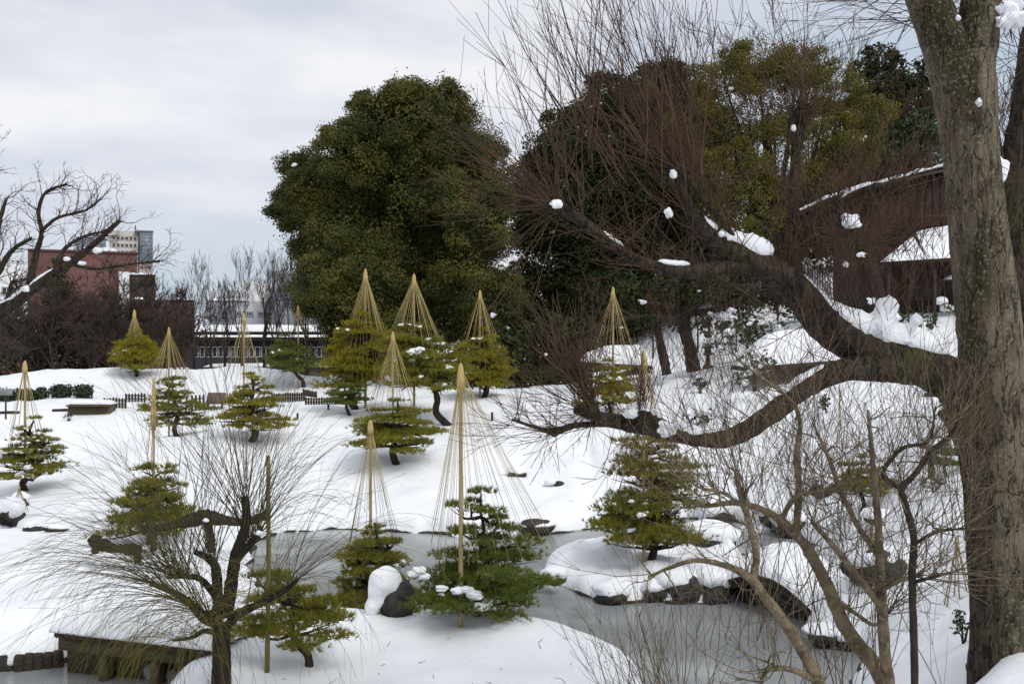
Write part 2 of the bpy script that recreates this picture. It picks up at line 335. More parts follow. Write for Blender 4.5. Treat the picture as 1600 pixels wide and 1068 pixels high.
def _jit(p):
    q = np.concatenate([p, np.zeros((len(p), 1))], 1)
    return np.stack([.22 * vn3(q * 1.1 + 3) + .1 * vn3(q * 2.7), .22 * vn3(q * 1.1 + 31) + .1 * vn3(q * 2.7 + 5)], -1)
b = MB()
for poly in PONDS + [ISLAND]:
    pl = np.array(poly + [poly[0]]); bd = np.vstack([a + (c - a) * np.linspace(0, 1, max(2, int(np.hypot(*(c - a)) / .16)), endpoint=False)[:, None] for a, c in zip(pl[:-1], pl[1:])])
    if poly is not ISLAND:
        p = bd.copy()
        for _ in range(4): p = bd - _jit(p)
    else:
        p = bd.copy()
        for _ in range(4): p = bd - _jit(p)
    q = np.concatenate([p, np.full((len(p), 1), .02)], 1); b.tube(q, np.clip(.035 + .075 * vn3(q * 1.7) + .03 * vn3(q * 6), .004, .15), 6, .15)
struct(b.build('shore_shade_strip', ROCK, None, True))  # added dark strip along the waterline, drawing the shade under the snow lip
def hit(px, py, lo=12, hi=140):
    D = np.arange(lo, hi, .1); q = np.stack([(px - 800) / F * D, D], -1); h = height(q[:, 0], q[:, 1]); r = EYE - (py - 534) / F * D
    w = np.where(r <= h)[0]; k = w[0] if len(w) else len(D) - 1
    return np.array([q[k, 0], D[k], h[k]])
def on(px, D, dz=0.): x = (px - 800) / F * D; return np.array([x, D, gz(x, D) + dz])

# ------------------------------------------------------------------ vegetation builders
UP = np.array([0, 0, 1.])
def rv(): return rng.normal(size=3)
def tilt(d, ang):
    d = nrm(d); a = nrm(np.cross(d, rv())); return nrm(d * math.cos(ang) + a * math.sin(ang))
def grow(mb, p, d, Ln, r, lev, wig=.25, trop=.1, nch=(2, 4), ang=.7, ratio=.65, k=5, n=4, rmin=.004, fork=True):
    pts = [np.array(p, float)]; rad = [r]; d = nrm(d)
    for q in range(n):
        d = nrm(d + rv() * wig * .5 + UP * trop); pts.append(pts[-1] + d * Ln / n); rad.append(max(rmin, r * (1 - .6 * (q + 1) / n)))
    mb.tube(pts, rad, max(3, k))
    if lev > 0:
        c = rng.integers(nch[0], nch[1] + 1)
        for q in range(c):
            t = n if (q == 0 and fork) else rng.integers(1, n + 1)
            grow(mb, pts[t], tilt(pts[t] - pts[t - 1], ang * rng.uniform(.55, 1.2)), Ln * ratio * rng.uniform(.7, 1.15), max(rmin, rad[t] * .78), lev - 1, wig, trop, nch, ang, ratio, k - 1, n, rmin, fork)
def spline(pts, n=6):
    """smooth polyline through points that carry their radius as 4th value"""
    p = np.array(pts, float); m = len(p); out = []
    for a in range(m - 1):
        p0, p1, p2, p3 = p[max(a - 1, 0)], p[a], p[a + 1], p[min(a + 2, m - 1)]
        for t in np.linspace(0, 1, n, endpoint=False):
            out.append(.5 * (2 * p1 + (p2 - p0) * t + (2 * p0 - 5 * p1 + 4 * p2 - p3) * t * t + (3 * p1 - p0 - 3 * p2 + p3) * t ** 3))
    out.append(p[-1]); out = np.array(out); return out[:, :3], np.maximum(out[:, 3], .003)
def limb(mb, rows, k=12, lump=.04, n=6):
    """rows of (px, py, distance, half width in px)"""
    pts = [np.append(P(a, b_, D), w / F * D) for a, b_, D, w in rows]
    q, r = spline(pts, n); mb.tube(q, r, k, lump); return q, r
def leaves(mb, c, r, dens, size, nb=.35, up=.3, bump=.28, inner=.62):
    c = np.array(c, float); r = np.array(r, float) * np.ones(3)
    n = int(dens * 4 * math.pi * (r.prod()) ** (2 / 3))
    d = rng.normal(size=(n, 3)); d /= np.linalg.norm(d, axis=1)[:, None]
    rr = (inner + (1.03 - inner) * rng.random(n) ** .5) * (1 + bump * fbm3(d * 2.2 + c, 3))
    pos = c + d * r * rr[:, None]
    nn = d * .5 + rng.normal(size=(n, 3)) * nb + UP * up; nn /= np.linalg.norm(nn, axis=1)[:, None]
    quads(mb, pos, nn, size)
def clump(mb, c, w, h, n=6):
    mb.blob(c - UP * h * .1, (w * .8, w * .75, h * .72), 3, .4, 2.0, seed=rng.integers(99))
    for _ in range(n):
        a = rng.uniform(-.65, .65, 3) * np.array([w, w * .8, h]); q = rng.uniform(.25, .45); mb.blob(c + a, (w * q * 1.2, w * q, h * q), 2, .5, 2.4, seed=rng.integers(99))
def quads(mb, pos, nn, size, asp=.55):
    n = len(pos); a = np.cross(nn, rng.normal(size=(n, 3))); a /= np.linalg.norm(a, axis=1)[:, None] + 1e-9; b_ = np.cross(nn, a)
    s = size * rng.uniform(.7, 1.3, n)[:, None]
    V = np.stack([pos - a * s, pos - b_ * s * asp, pos + a * s, pos + b_ * s * asp], 1).reshape(-1, 3)
    mb.add(V, None, np.arange(4 * n).reshape(n, 4))
def tufts(mb, pos, ax, nl, w, k, spread=.9):
    """pine needles: a starburst of narrow blades at every point"""
    n = len(pos); pos = np.repeat(pos, k, 0); ax = np.repeat(ax, k, 0)
    d = ax + rng.normal(size=(n * k, 3)) * spread * .6; d /= np.linalg.norm(d, axis=1)[:, None]
    s = np.cross(d, rng.normal(size=(n * k, 3))); s /= np.linalg.norm(s, axis=1)[:, None] + 1e-9
    l = nl * rng.uniform(.7, 1.25, n * k)[:, None]
    V = np.stack([pos - s * w, pos + s * w, pos + d * l], 1).reshape(-1, 3)
    mb.add(V, np.arange(3 * n * k).reshape(-1, 3))

def pine(label, base, H, wl, wr, needle, nl=.14, nw=.009, k=10, dens=55, lean=0., layers=7, crest=.24, low=.18, snow=.15, flatt=.30, thick=1., trunk_r=None, group=None, gaps=.0, shape=.75, pad=1.):
    """cloud-pruned pine: bent trunk, level branches, needle pads in layers"""
    base = np.array(base, float); R = (wl + wr) / 2 * .92
    t = thing('garden_pine', label, 'pine tree', base, group)
    tr = trunk_r or .035 * H + .02
    wob = rng.uniform(-.06, .06, 8) * H
    off = (wr - wl) / 2
    tp = []
    for q in range(8):
        f = q / 7; tp.append([base[0] + (lean * f + off * min(1, f * 1.6) * .6 + wob[q] * (f > 0) * (f < .97)), base[1] + wob[7 - q] * .6 * f, base[2] - .1 + f * (H * .93 + .1), tr * (1 - .8 * f)])
    q, r = spline(tp, 4); b = MB(); b.tube(q, r, 8, .06); b.build('trunk', BARK, t, True)
    bb = MB(); cr = MB(); sn = MB(); ns = 0
    for l in range(layers):
        f = l / (layers - 1); h = low + (.94 - low) * f
        Rl = R * (1 - f) ** shape * (1 - .25 * (f < .08)) + R * crest * .85
        c = np.array([np.interp(h * H, q[:, 2] - base[2], q[:, 0]), np.interp(h * H, q[:, 2] - base[2], q[:, 1]), base[2] + h * H])
        npad = max(1, int(round(7.5 * Rl / R))) if f < .95 else 1
        a0 = rng.uniform(0, 6.28)
        for j in range(npad + (1 if f < .9 and Rl > .45 * R and l % 2 else 0)):
            if rng.random() < gaps: continue
            inner_pad = j == npad
            a = a0 + j * 2 * math.pi / max(1, npad) + rng.uniform(-.3, .3)
            rad = 0 if npad == 1 or inner_pad else Rl * rng.uniform(.45, .92)
            pc = c + np.array([math.cos(a) * rad, math.sin(a) * rad, rng.uniform(-.085, .055) * H])
            pr = (Rl * rng.uniform(.34, .50) if npad > 1 else Rl * 1.0) * pad
            ph = pr * flatt * rng.uniform(.8, 1.2) * thick
            if rad > 0:
                s0 = c - UP * .05 * H
                md = (s0 + pc) / 2 - UP * .02 * H + rv() * .03 * H
                p_, r_ = spline([np.append(s0, tr * .42), np.append(md, tr * .3), np.append(pc - UP * ph * .6, tr * .12)], 4); bb.tube(p_, r_, 5)
                for _ in range(3):
                    e_ = pc + np.array([rng.uniform(-1, 1) * pr * .8, rng.uniform(-1, 1) * pr * .8, -ph * .3]); bb.tube([p_[-4], (p_[-4] + e_) / 2 - UP * .02, e_], [tr * .15, tr * .1, tr * .05], 4)
            n = int(dens * pr * pr * 3.2) + 10
            d = rng.normal(size=(n, 3)); d /= np.linalg.norm(d, axis=1)[:, None]; d[:, 2] = np.where(d[:, 2] < -.15, -d[:, 2] * .5, d[:, 2])
            rr = rng.random(n)[:, None] ** .45 * (1 + .35 * fbm3(d * 2.5 + pc)[:, None])
            pos = pc + d * rr * np.array([pr, pr, ph])
            ax = d * np.array([.8, .8, .4]) + np.array([0, 0, .75])
            tufts(cr, pos, ax, nl, nw, k)
            if rng.random() < snow:
                for _ in range(rng.integers(1, 4)):
                    v = pc + np.array([rng.uniform(-.6, .6) * pr, rng.uniform(-.9, .3) * pr, ph * rng.uniform(.3, .8)]); s_ = pr * rng.uniform(.12, .30)
                    clump(sn, v, s_ * rng.uniform(.8, 1.3), s_ * .6, 3); ns += 1
    bb.build('branches', BARK, t, True); cr.build('crown', needle, t)
    if ns: sn.build_each('snow', SNOWP, t)
    return t

def rope_cone(label, apex, base_z, R, hb, n=24, rr=.010, pole_r=.05, pole=BAMBOO, fin=.45, asym=0., cx=0., ry=1.):
    """snow guard: bamboo pole with straw ropes fanned out to the branches"""
    apex = np.array(apex, float); t = thing('rope_cone', label, 'snow guard', (apex[0], apex[1], base_z), 'conical rope snow guards over the pines')
    h = apex[2] - base_z
    b = MB(); nseg = 10
    pts = []; rad = []
    for q in range(nseg + 1):
        f = q / nseg; pts.append(apex - UP * h * (1 - f) * 1.0 - (UP * .1 if q == 0 else 0)); rad.append(pole_r * (1 - .35 * f))
    b.tube(pts, rad, 8); b.build('pole', pole, t, True)
    b = MB(); fh = fin
    b.tube([apex - UP * fh, apex - UP * fh * .6, apex - UP * fh * .25, apex, apex + UP * fh * .12], np.array([1.5, 1.75, 1.35, .9, .25]) * pole_r, 8, .08); b.build('straw_cap', STRAW, t, True)
    for q in range(n):
        a = 2 * math.pi * (q + rng.uniform(-.35, .35)) / n
        s_ = rng.uniform(.72, 1.05)
        e_ = np.array([apex[0] + cx + math.cos(a) * R * s_ * (1 + asym * math.cos(a)), apex[1] + math.sin(a) * R * s_ * ry, base_z + hb * rng.uniform(.75, 1.25)])
        s0 = apex - UP * fh * rng.uniform(.05, .35)
        m_ = (s0 + e_) / 2 - UP * .01 * h
        b = MB(); b.tube([s0, m_, e_], rr * .74, 3); b.build('rope', ROPE, t)
    return t

def rock(label, c, r, snow=.6, seed=0, cap=None, name='rock', capoff=(0, 0), m=None):
    c = np.array(c, float); t = thing(name, label, 'rock', c)
    b = MB(); b.blob(c + UP * r[2] * .25, (r[0], r[1], max(r[2] * 1.15, r[0] * .5)), 3, .30 if r[2] > .55 * r[0] else .14, 1.5, seed=seed); b.build('stone', m or ROCK, t, True)
    if snow:
        cr_ = cap or (r[0] * 1.15, r[1] * 1.2, r[2] * (snow + .15))
        b = MB(); b.blob(c + np.array([capoff[0], capoff[1] + r[1] * .25, r[2] * .85]), cr_, 3, .16, 1.5, seed=seed + 3); b.build_each('snow_cap', SNOWP, t)
    return t
def ridge(mb, q, r, i0, i1, w=.9, hgt=.8, seed=0):
    """lumpy snow lying along the upper side of a limb"""
    idx = np.linspace(i0, i1, 22); pts = []; rad = []
    for f, x in zip(np.linspace(0, 1, 22), idx):
        a = int(min(len(q) - 2, math.floor(x))); t = x - a; c = q[a] * (1 - t) + q[a + 1] * t; rr = r[a] * (1 - t) + r[a + 1] * t
        e = max(.02, 1 - abs(2 * f - 1) ** 4) ** .5
        ns = 1 + .30 * vn3(np.array([f * 7 + seed, seed * 3.1, .5]))
        h = rr * hgt * e * ns; pts.append(c + UP * (rr * .92 + h * .25)); rad.append(rr * w * e * (1 + .15 * vn3(np.array([f * 9 + seed, 1.2, seed]))))
    m = MB(); m.tube(pts, rad, 14, .035, sq=(1, hgt / w)); mb.items.append((m.V[0], np.vstack([m.T[0], m.Q[0][:, :3], m.Q[0][:, [0, 2, 3]]]))); mb.n += 1

exec_order = 'structure, buildings, trees, garden objects'
# ------------------------------------------------------------------ far buildings
def wall_box(b, x0, x1, zb, zt, y0, y1): b.box(((x0 + x1) / 2, (y0 + y1) / 2, (zb + zt) / 2), (x1 - x0, y1 - y0, zt - zb))
def XZ(px, py, D): p = P(px, py, D); return p[0], p[2]
def block(t, name, m, px0, px1, pt, D, depth=20, zb=2.5):
    x0, zt = XZ(px0, pt, D); x1, _ = XZ(px1, pt, D); b = MB(); wall_box(b, x0, x1, zb, zt, D, D + depth); return b.build(name, m, t)
_wm = {}
def window(t, px0, px1, py0, py1, D, glass=DGLASS, fr=FRAME, fw=.12, mull=0):
    x0, z1 = XZ(px0, py0, D); x1, z0_ = XZ(px1, py1, D); w = x1 - x0; h = z1 - z0_
    b = MB(); y = -.06
    b.box((0, y, h / 2 - fw / 2), (w, .12, fw)); b.box((0, y, -h / 2 + fw / 2), (w, .12, fw))
    b.box((-w / 2 + fw / 2, y, 0), (fw, .12, h - 2 * fw)); b.box((w / 2 - fw / 2, y, 0), (fw, .12, h - 2 * fw))
    for q in range(mull): b.box((-w / 2 + w * (q + 1) / (mull + 1), y, 0), (fw * .7, .10, h - 2 * fw))
    key = (round(w, 2), round(h, 2), glass.name, fr.name, mull)
    if key not in _wm:
        f0 = b.build('window', fr, None); g = MB(); g.box((0, -.03, 0), (w - 2 * fw + .02, .02, h - 2 * fw + .02)); g0 = g.build('pane', glass, None)
        _wm[key] = (f0.data, g0.data); bpy.data.objects.remove(f0); bpy.data.objects.remove(g0)
    o = bpy.data.objects.new('window', _wm[key][0]); g = bpy.data.objects.new('pane', _wm[key][1]); COL.objects.link(o); COL.objects.link(g)
    o.parent = t; g.parent = o; o.location = Vector(((x0 + x1) / 2, D, (z0_ + z1) / 2)) - t.location; return o
def roof_snow(t, px0, px1, pt, D, depth, th=.4):
    x0, z = XZ(px0, pt, D); x1, _ = XZ(px1, pt, D); b = MB()
    patch(b, (x0 - .1, D - .2, z), (x1 + .1, D - .2, z), (x1 + .1, D + depth, z), (x0 - .1, D + depth, z), th, 24, 6, .2, .4, pw=14); return b.build('roof_snow', SNOW, t, True)

# tower
D = 300; t = thing('office_tower', 'pale high office tower with blue glass corner rising behind the red brown block', 'building', (XZ(185, 0, D)[0], D, 3))
block(t, 'wall', BEIGE, 172, 214, 360, D, 26); block(t, 'glass_wing', GLASS, 130, 172, 372, D + 3, 20); block(t, 'glass_corner', GLASS, 214, 234, 360, D - 1, 26, P(0, 410, D)[2]); block(t, 'lower_wall', PINKT, 214, 234, 410, D - .7, 26)
block(t, 'roof_rim', DGREYW, 206, 234, 358, D - 1.4, 27, P(0, 360.4, D)[2])
for k_ in range(6):
    for q in range(4): window(t, 176 + 6.2 * k_, 181 + 6.2 * k_, 369 + 11 * q, 375 + 11 * q, D, DGLASS, BEIGE, .15)
for k_ in range(3): window(t, 215.5 + 6 * k_, 220.5 + 6 * k_, 414, 419, D - .7, DGLASS, PINKT, .12)
b = MB()
for k_ in range(8): x, z = XZ(133 + 5.2 * k_, 380, D + 3); b.box((x, D + 2.9, (z + 15) / 2), (.22, .2, z - 15))
b.build('mullions', DGREYW, t); b = MB()
for k_ in range(5): x, z = XZ(216 + 4.1 * k_, 361, D - 1); zb = P(0, 409, D)[2]; b.box((x, D - 1.1, (z + zb) / 2), (.22, .2, z - zb))
for k_ in range(8): x0, z = XZ(214.3, 364 + 5.6 * k_, D - 1); x1 = XZ(233.7, 0, D)[0]; b.box(((x0 + x1) / 2, D - 1.08, z), (x1 - x0, .12, .22))
b.build('mullions', DGREYW, t)
b = MB(); b.tube([P(218, 358, D + 4), P(218, 351, D + 4)], .18, 5); b.build('antenna', IRON, t)
# white building at the left edge
D = 170; t = thing('white_building', 'white flat roofed building at the left edge behind the bare tree', 'building', (XZ(20, 0, D)[0], D, 3))
block(t, 'wall', WHITEW, -40, 52, 414, D, 15); block(t, 'upper_storey', WHITEW, 18, 56, 403, D + 4, 12)
for k_ in range(5): window(t, 21 + 7 * k_, 26.5 + 7 * k_, 406, 411, D + 4, DGLASS, FRAME, .15)
window(t, 38, 51, 424, 440, D, DGLASS, GREYW, .2, 1); window(t, 38, 51, 448, 462, D, DGLASS, GREYW, .2, 1); window(t, 4, 26, 448, 462, D, DGLASS, GREYW, .2, 2)
roof_snow(t, -40, 17, 414, D, 14)
# red brown museum block
D = 130; t = thing('museum_block', 'windowless red brown block with flat snowy roof below the tower', 'building', (XZ(130, 0, D)[0], D, 3))
block(t, 'wall', BRICK, 52, 209, 394, D, 18); block(t, 'parapet', BRICK, 51, 210, 391, D - .15, 18.3, P(0, 394.2, D)[2])
x0, z = XZ(100, 391, D); x1, _ = XZ(170, 391, D)
b = MB()
for k_ in range(5): b.blob((x0 + (x1 - x0) * rng.uniform(.55, 1), D + .6, z + .05), (1.2, .7, .45), 2, .2, seed=k_)
b.build('roof_snow', SNOWP, t, True)
t = thing('brown_annex', 'dark brown stepped annex with a white shaft right of the red brown block', 'building', (XZ(250, 0, 126)[0], 126, 3))
block(t, 'wall', BROWNW, 211, 301, 468, 126, 16); block(t, 'upper_wall', BROWNW, 225, 268, 430, 132, 9); block(t, 'white_shaft', WHITEW, 211, 226, 426, 131, 9); block(t, 'roof_hut', BROWNW, 214, 250, 422, 140, 6)
for a, c, d_, dd in ((225, 268, 430, 132), (270, 300, 468, 126), (211, 224, 468, 126)): roof_snow(t, a, c, d_, dd, 3, .3)
for k_ in range(3): window(t, 232 + 12 * k_, 240 + 12 * k_, 437, 447, 132, DGLASS, BROWNW, .12)
# low pink house at left edge
D = 92; t = thing('pink_house', 'low pinkish house behind the twisted tree at the left edge', 'building', (XZ(10, 0, D)[0], D, 3.2))
block(t, 'wall', PINKW, -60, 48, 520, D, 10); block(t, 'eave', WOODD, -62, 52, 519, D - .4, 11, P(0, 524, D)[2]); roof_snow(t, -62, 52, 519, D - .4, 11, .3)
window(t, 2, 20, 548, 562, D, DGLASS, WOODD, .1, 1); window(t, 28, 44, 548, 562, D, DGLASS, WOODD, .1, 1)
# grey buildings behind the hall
D = 170; t = thing('grey_building', 'light grey blocky building behind the row of bare trees', 'building', (XZ(380, 0, D)[0], D, 3))
block(t, 'wall', GREYW, 330, 443, 470, D, 14); block(t, 'upper_block', WHITEW, 386, 441, 441, D + 3, 10); block(t, 'side_wall', DGREYW, 322, 360, 478, D - 3, 10)
window(t, 338, 350, 493, 501, D - 3, DGLASS, DGREYW, .2, 1); roof_snow(t, 330, 384, 470, D, 8, .4)
for k_ in range(4): window(t, 366 + 18 * k_, 378 + 18 * k_, 486, 494, D, DGLASS, GREYW, .2, 2)
D = 160; t = thing('slate_building', 'blue grey windowless hall with roof vents left of the great evergreen', 'building', (XZ(480, 0, D)[0], D, 3))
block(t, 'wall', DGREYW, 427, 545, 428, D, 22); block(t, 'roof_vent', GREYW, 436, 460, 424, D + 5, 5, P(0, 428, D)[2])
b = MB()
for k_ in range(7): x, zt = XZ(432 + 16 * k_, 429, D); b.box((x, D - .04, (zt + 3) / 2), (.15, .12, zt - 3))
b.build('facade_ribs', GREYW, t)
# long low hall
D = 108; t = thing('long_hall', 'long low dark hall with two bands of roof snow behind the pines', 'building', (XZ(430, 0, D)[0], D, 3))
block(t, 'wall', HALL, 296, 572, 528, D, 12); block(t, 'lower_eave', WOODD, 294, 574, 527, D - 1.2, 1.1, P(0, 532, D)[2]); block(t, 'clerestory', HALL, 298, 570, 519, D + 2, 8, P(0, 528, D)[2]); block(t, 'upper_eave', WOODD, 296, 572, 518.5, D + 1.3, 9, P(0, 522, D)[2])
roof_snow(t, 296, 572, 518, D + 1.2, 9, .75); roof_snow(t, 294, 574, 526.6, D - 1.2, 2.4, .24)
for k_ in range(21):
    if k_ in (12, 13, 14, 15, 16): continue
    window(t, 303 + 9.6 * k_, 311 + 9.6 * k_, 541, 558, D, DGLASS, FRAME, .10, 0)
block(t, 'plinth_wall', SIGN, 320, 575, 574, D - 6, .8, 2.5); roof_snow(t, 320, 575, 573, D - 6.2, 1.4, .35)
for k_ in range(5): block(t, 'pillar', WOODD, 320 + 55 * k_, 322.5 + 55 * k_, 532, D - 1, .3, 3)

for o in list(COL.objects):      # the city blocks stand square to the garden's line of sight
    if o.name in ('office_tower', 'white_building', 'museum_block', 'brown_annex', 'grey_building', 'slate_building'): o.rotation_euler.z = math.atan2(-o.location.x, o.location.y)
# house on the right
D = 50
def ZY(py, D): return P(0, py, D)[2]
t = thing('wooden_house', 'dark red brown boarded house with snowy pent roof behind the big trunk', 'house', (P(1480, 0, D)[0], D, 8))
x0 = P(1372, 0, D)[0]; x1 = P(1660, 0, D)[0]
ztop = lambda x: np.interp(x, [P(1330, 0, D)[0], P(1475, 0, D)[0], P(1660, 0, D)[0]], [ZY(296, D), ZY(262, D), ZY(225, D)])
b = MB(); b.prism([(x0, 7.3), (x1, 7.3), (x1, ztop(x1) - .1), (x0, ztop(x0) - .1)], D + .08, D + 7); b.build('wall', WOODD, t)
npl = 24; pw = (x1 - x0) / npl
for k_ in range(npl):
    a = x0 + k_ * pw + .012; c = a + pw - .024; y_ = D + rng.uniform(-.015, .015)
    b = MB(); b.prism([(a, 11.4), (c, 11.4), (c, ztop(c) - .02), (a, ztop(a) - .02)], y_, y_ + .06); b.build('board', WOODR, t)
    b = MB(); b.prism([(a, 7.4), (c, 7.4), (c, 11.36), (a, 11.36)], y_ + .01, y_ + .07); b.build('board', WOODR, t)
b = MB(); xa, xb = P(1290, 0, D)[0], P(1660, 0, D)[0]
b.prism([(xa, ZY(312, D) - .12), (P(1330, 0, D)[0], ZY(298, D) - .12), (x1 + .2, ztop(x1) - .08), (x1 + .2, ztop(x1) + .08), (P(1330, 0, D)[0], ZY(298, D) + .02), (xa, ZY(312, D) + .02)], D - .5, D + 7.3); b.build('roof', WOODD, t)
b = MB(); patch(b, (xa, D - .5, ZY(312, D) + .03), (P(1470, 0, D)[0], D - .5, ZY(262, D) + .05), (P(1470, 0, D)[0], D + 7, ZY(262, D) + .05), (xa, D + 7, ZY(312, D) + .03), .22, 26, 8, .6, 1.4); patch(b, (P(1470, 0, D)[0], D - .5, ztop(P(1470, 0, D)[0]) + .05), (x1 + .2, D - .5, ztop(x1) + .09), (x1 + .2, D + 7, ztop(x1) + .09), (P(1470, 0, D)[0], D + 7, ztop(P(1470, 0, D)[0]) + .05), .3, 20, 8, .4, 1.4); b.build('roof_snow', SNOW, t, True)
A = P(1376, 410, 47.4); B_ = P(1660, 393, 47.4); Cc = P(1660, 322, 49.95); Dd = P(1432, 366, 49.95)
b = MB(); n_ = np.array([0, -.2, -.14]); V = np.array([A, B_, Cc, Dd, A - UP * .16, B_ - UP * .16, Cc - UP * .16, Dd - UP * .16]); b.add(V, None, [[0, 1, 2, 3], [7, 6, 5, 4], [0, 4, 5, 1], [1, 5, 6, 2], [2, 6, 7, 3], [3, 7, 4, 0]]); b.build('pent_roof', WOODD, t)
b = MB(); patch(b, A + UP * .02, B_ + UP * .02, Cc + UP * .02, Dd + UP * .02, .26, 34, 12, .15, 1.1, pw=16); b.build('pent_roof_snow', SNOW, t, True)
for k_ in range(4):
    p_ = P(1388 + 72 * k_, 410, 47.7); b = MB(); b.box((p_[0], p_[1], (p_[2] + 7.3) / 2 - .1), (.14, .14, p_[2] - 7.3 - .1)); b.build('post', WOODD, t)
b = MB(); p0 = P(1476, 437, 48.6); p1 = P(1650, 430, 48.6); b.box(((p0[0] + p1[0]) / 2, 48.6, p0[2] - .06), (p1[0] - p0[0], .5, .12)); b.build('ledge', WOODD, t)
b = MB(); patch(b, p0 + [0, -.3, 0], p1 + [0, -.3, 0], p1 + [0, .3, 0], p0 + [0, .3, 0], .30, 20, 6, .2); b.build('ledge_snow', SNOW, t, True)
b = MB(); b.box((P(1450, 0, 49.6)[0], 49.9, ZY(450, 49.6)), (1.6, .05, 1.2)); b.build('shutter', WOODD, t)

# snowy path up the hill with its railing
LE = [P(1372, 500, 54), P(1335, 478, 59), P(1300, 455, 65), P(1268, 435, 72), P(1240, 415, 80)]; RE = [P(1385, 478, 55), P(1352, 452, 61), P(1325, 430, 67), P(1295, 410, 74), P(1258, 396, 82)]
b = MB()
for k_ in range(4): patch(b, LE[k_] - UP * .5, RE[k_] - UP * .5, RE[k_ + 1] - UP * .5, LE[k_ + 1] - UP * .5, .5, 6, 8, .05, 1, pw=40)
struct(b.build('path', SNOW, None, True))
t = thing('iron_railing', 'black iron railing along the snowy path climbing the hill', 'railing', LE[0])
lp, _ = spline([np.append(q, .03) for q in LE], 8); lp = lp - np.array([.1, 0, 0])
b = MB(); b.tube(lp + UP * 1.0, .035, 5); b.build('top_rail', IRON, t); b = MB(); b.tube(lp + UP * .25, .025, 4); b.build('bottom_rail', IRON, t)
for k_ in range(0, len(lp)): b = MB(); b.tube([lp[k_] - UP * .2, lp[k_] + UP * 1.05], .03, 4); b.build('baluster', IRON, t)

# ------------------------------------------------------------------ far trees
def evergreen(name, label, D, lobes, leaf, size=.22, dens=16, trunk=True, depth=1., bump=.28, sub=5, group=None, base_px=None, snowdots=0, ball=None):
    cx = base_px or np.mean([l[0] for l in lobes]); g = on(cx, D); t = thing(name, label, 'tree', g, group)
    cr = MB(); tb = MB(); top = None
    for px, py, r in lobes:
        rm = r / F * D; 
        dp = rng.uniform(-.5, .5) * rm * depth
        if ball and r < ball[3]: dp += (1 if rng.random() < .22 else -1) * .75 * ball[2] / F * D * math.sqrt(max(0, 1 - ((px - ball[0]) ** 2 + (py - ball[1]) ** 2) / ball[2] ** 2))
        c = P(px, py, D + dp); rm = rm * (D + dp) / D
        leaves(cr, c, (rm, rm * 1.05, rm * .9), dens * .65, size, bump=bump, nb=.38, up=.12)
        for _ in range(sub):          # smaller clumps break the outline up
            d = nrm(rv() + [0, -.4, .3]); leaves(cr, c + d * rm * .95, np.array([1, 1, .7]) * rm * rng.uniform(.22, .48), dens * 1.5, size * .9, bump=.35, inner=.3, nb=.38, up=.2)
        if trunk:
            q, r_ = spline([np.append(g + UP * (c[2] - g[2]) * .15 , .02 * D / 4), np.append((g + c) / 2 + rv() * .4 + UP * (c[2] - g[2]) * .1, .01 * D / 4), np.append(c, .03)], 4); tb.tube(q, r_, 5)
    if trunk:
        zt = max(P(l[0], l[1], D)[2] for l in lobes); tb.tube([g - UP * .3, g + UP * (zt - g[2]) * .25 + [.2, 0, 0], g + UP * (zt - g[2]) * .8], [.009 * D, .007 * D, .002 * D], 9, .05); tb.build('trunk', BARK, t, True)
    cr.build('crown', leaf, t)
    if snowdots:
        sb = MB()
        for _ in range(int(snowdots * .7)):
            l = lobes[rng.integers(len(lobes))]; rm = l[2] / F * D; d = nrm(rv() + [0, -1, .6]); s_ = rng.uniform(.10, .24); clump(sb, P(l[0], l[1], D) + d * rm * .95, s_ * 1.3, s_, 4)
        sb.build_each('snow', SNOWP, t)
    return t
evergreen('broadleaf_tree', 'huge round dark green evergreen in the middle towering behind the rope cones', 76,
    [(650, 195, 62), (585, 205, 50), (545, 245, 52), (490, 290, 52), (455, 325, 34), (705, 230, 66), (755, 270, 46), (610, 290, 85), (530, 350, 74), (650, 370, 95), (735, 350, 62), (560, 440, 78), (650, 465, 88), (505, 400, 42), (725, 440, 58), (690, 520, 66), (520, 470, 46), (590, 520, 60), (690, 165, 40), (630, 170, 40), (480, 330, 45), (760, 320, 40), (775, 300, 28), (785, 450, 30), (775, 510, 40), (470, 300, 30), (575, 175, 30), (620, 330, 120), (690, 300, 96), (570, 420, 92), (700, 440, 96), (640, 230, 84)], LEAF_B, .10, 78, base_px=640, sub=13, bump=.52, snowdots=10, ball=(615, 345, 215, 84))
evergreen('broadleaf_tree', 'broad blackish evergreen right of the sky gap behind the bare shoots', 88,
    [(858, 265, 40), (835, 262, 24), (895, 205, 50), (950, 165, 46), (1000, 150, 44), (1050, 150, 48), (905, 300, 70), (1000, 250, 100), (870, 400, 62), (960, 390, 95), (855, 490, 62), (930, 510, 85), (1050, 380, 95), (1020, 500, 80), (810, 430, 22), (830, 545, 60), (1100, 250, 80), (780, 560, 50), (800, 470, 34), (930, 320, 125), (1030, 310, 115), (905, 440, 95), (990, 470, 105), (1050, 220, 85), (960, 230, 80), (840, 330, 40)], LEAF_D, .16, 36, base_px=930, sub=6, snowdots=14)
evergreen('conifer', 'light olive green conifer crowning the hill behind the upright limb', 74,
    [(1130, 125, 42), (1185, 105, 45), (1245, 105, 45), (1300, 140, 48), (1350, 185, 40), (1210, 165, 70), (1120, 190, 50), (1060, 205, 40), (1290, 220, 50), (1340, 230, 36), (1210, 250, 60), (1100, 270, 42), (1280, 300, 42), (1160, 330, 60)], LEAF_L, .085, 70, base_px=1200, sub=10, bump=.5, depth=1.5, snowdots=10)
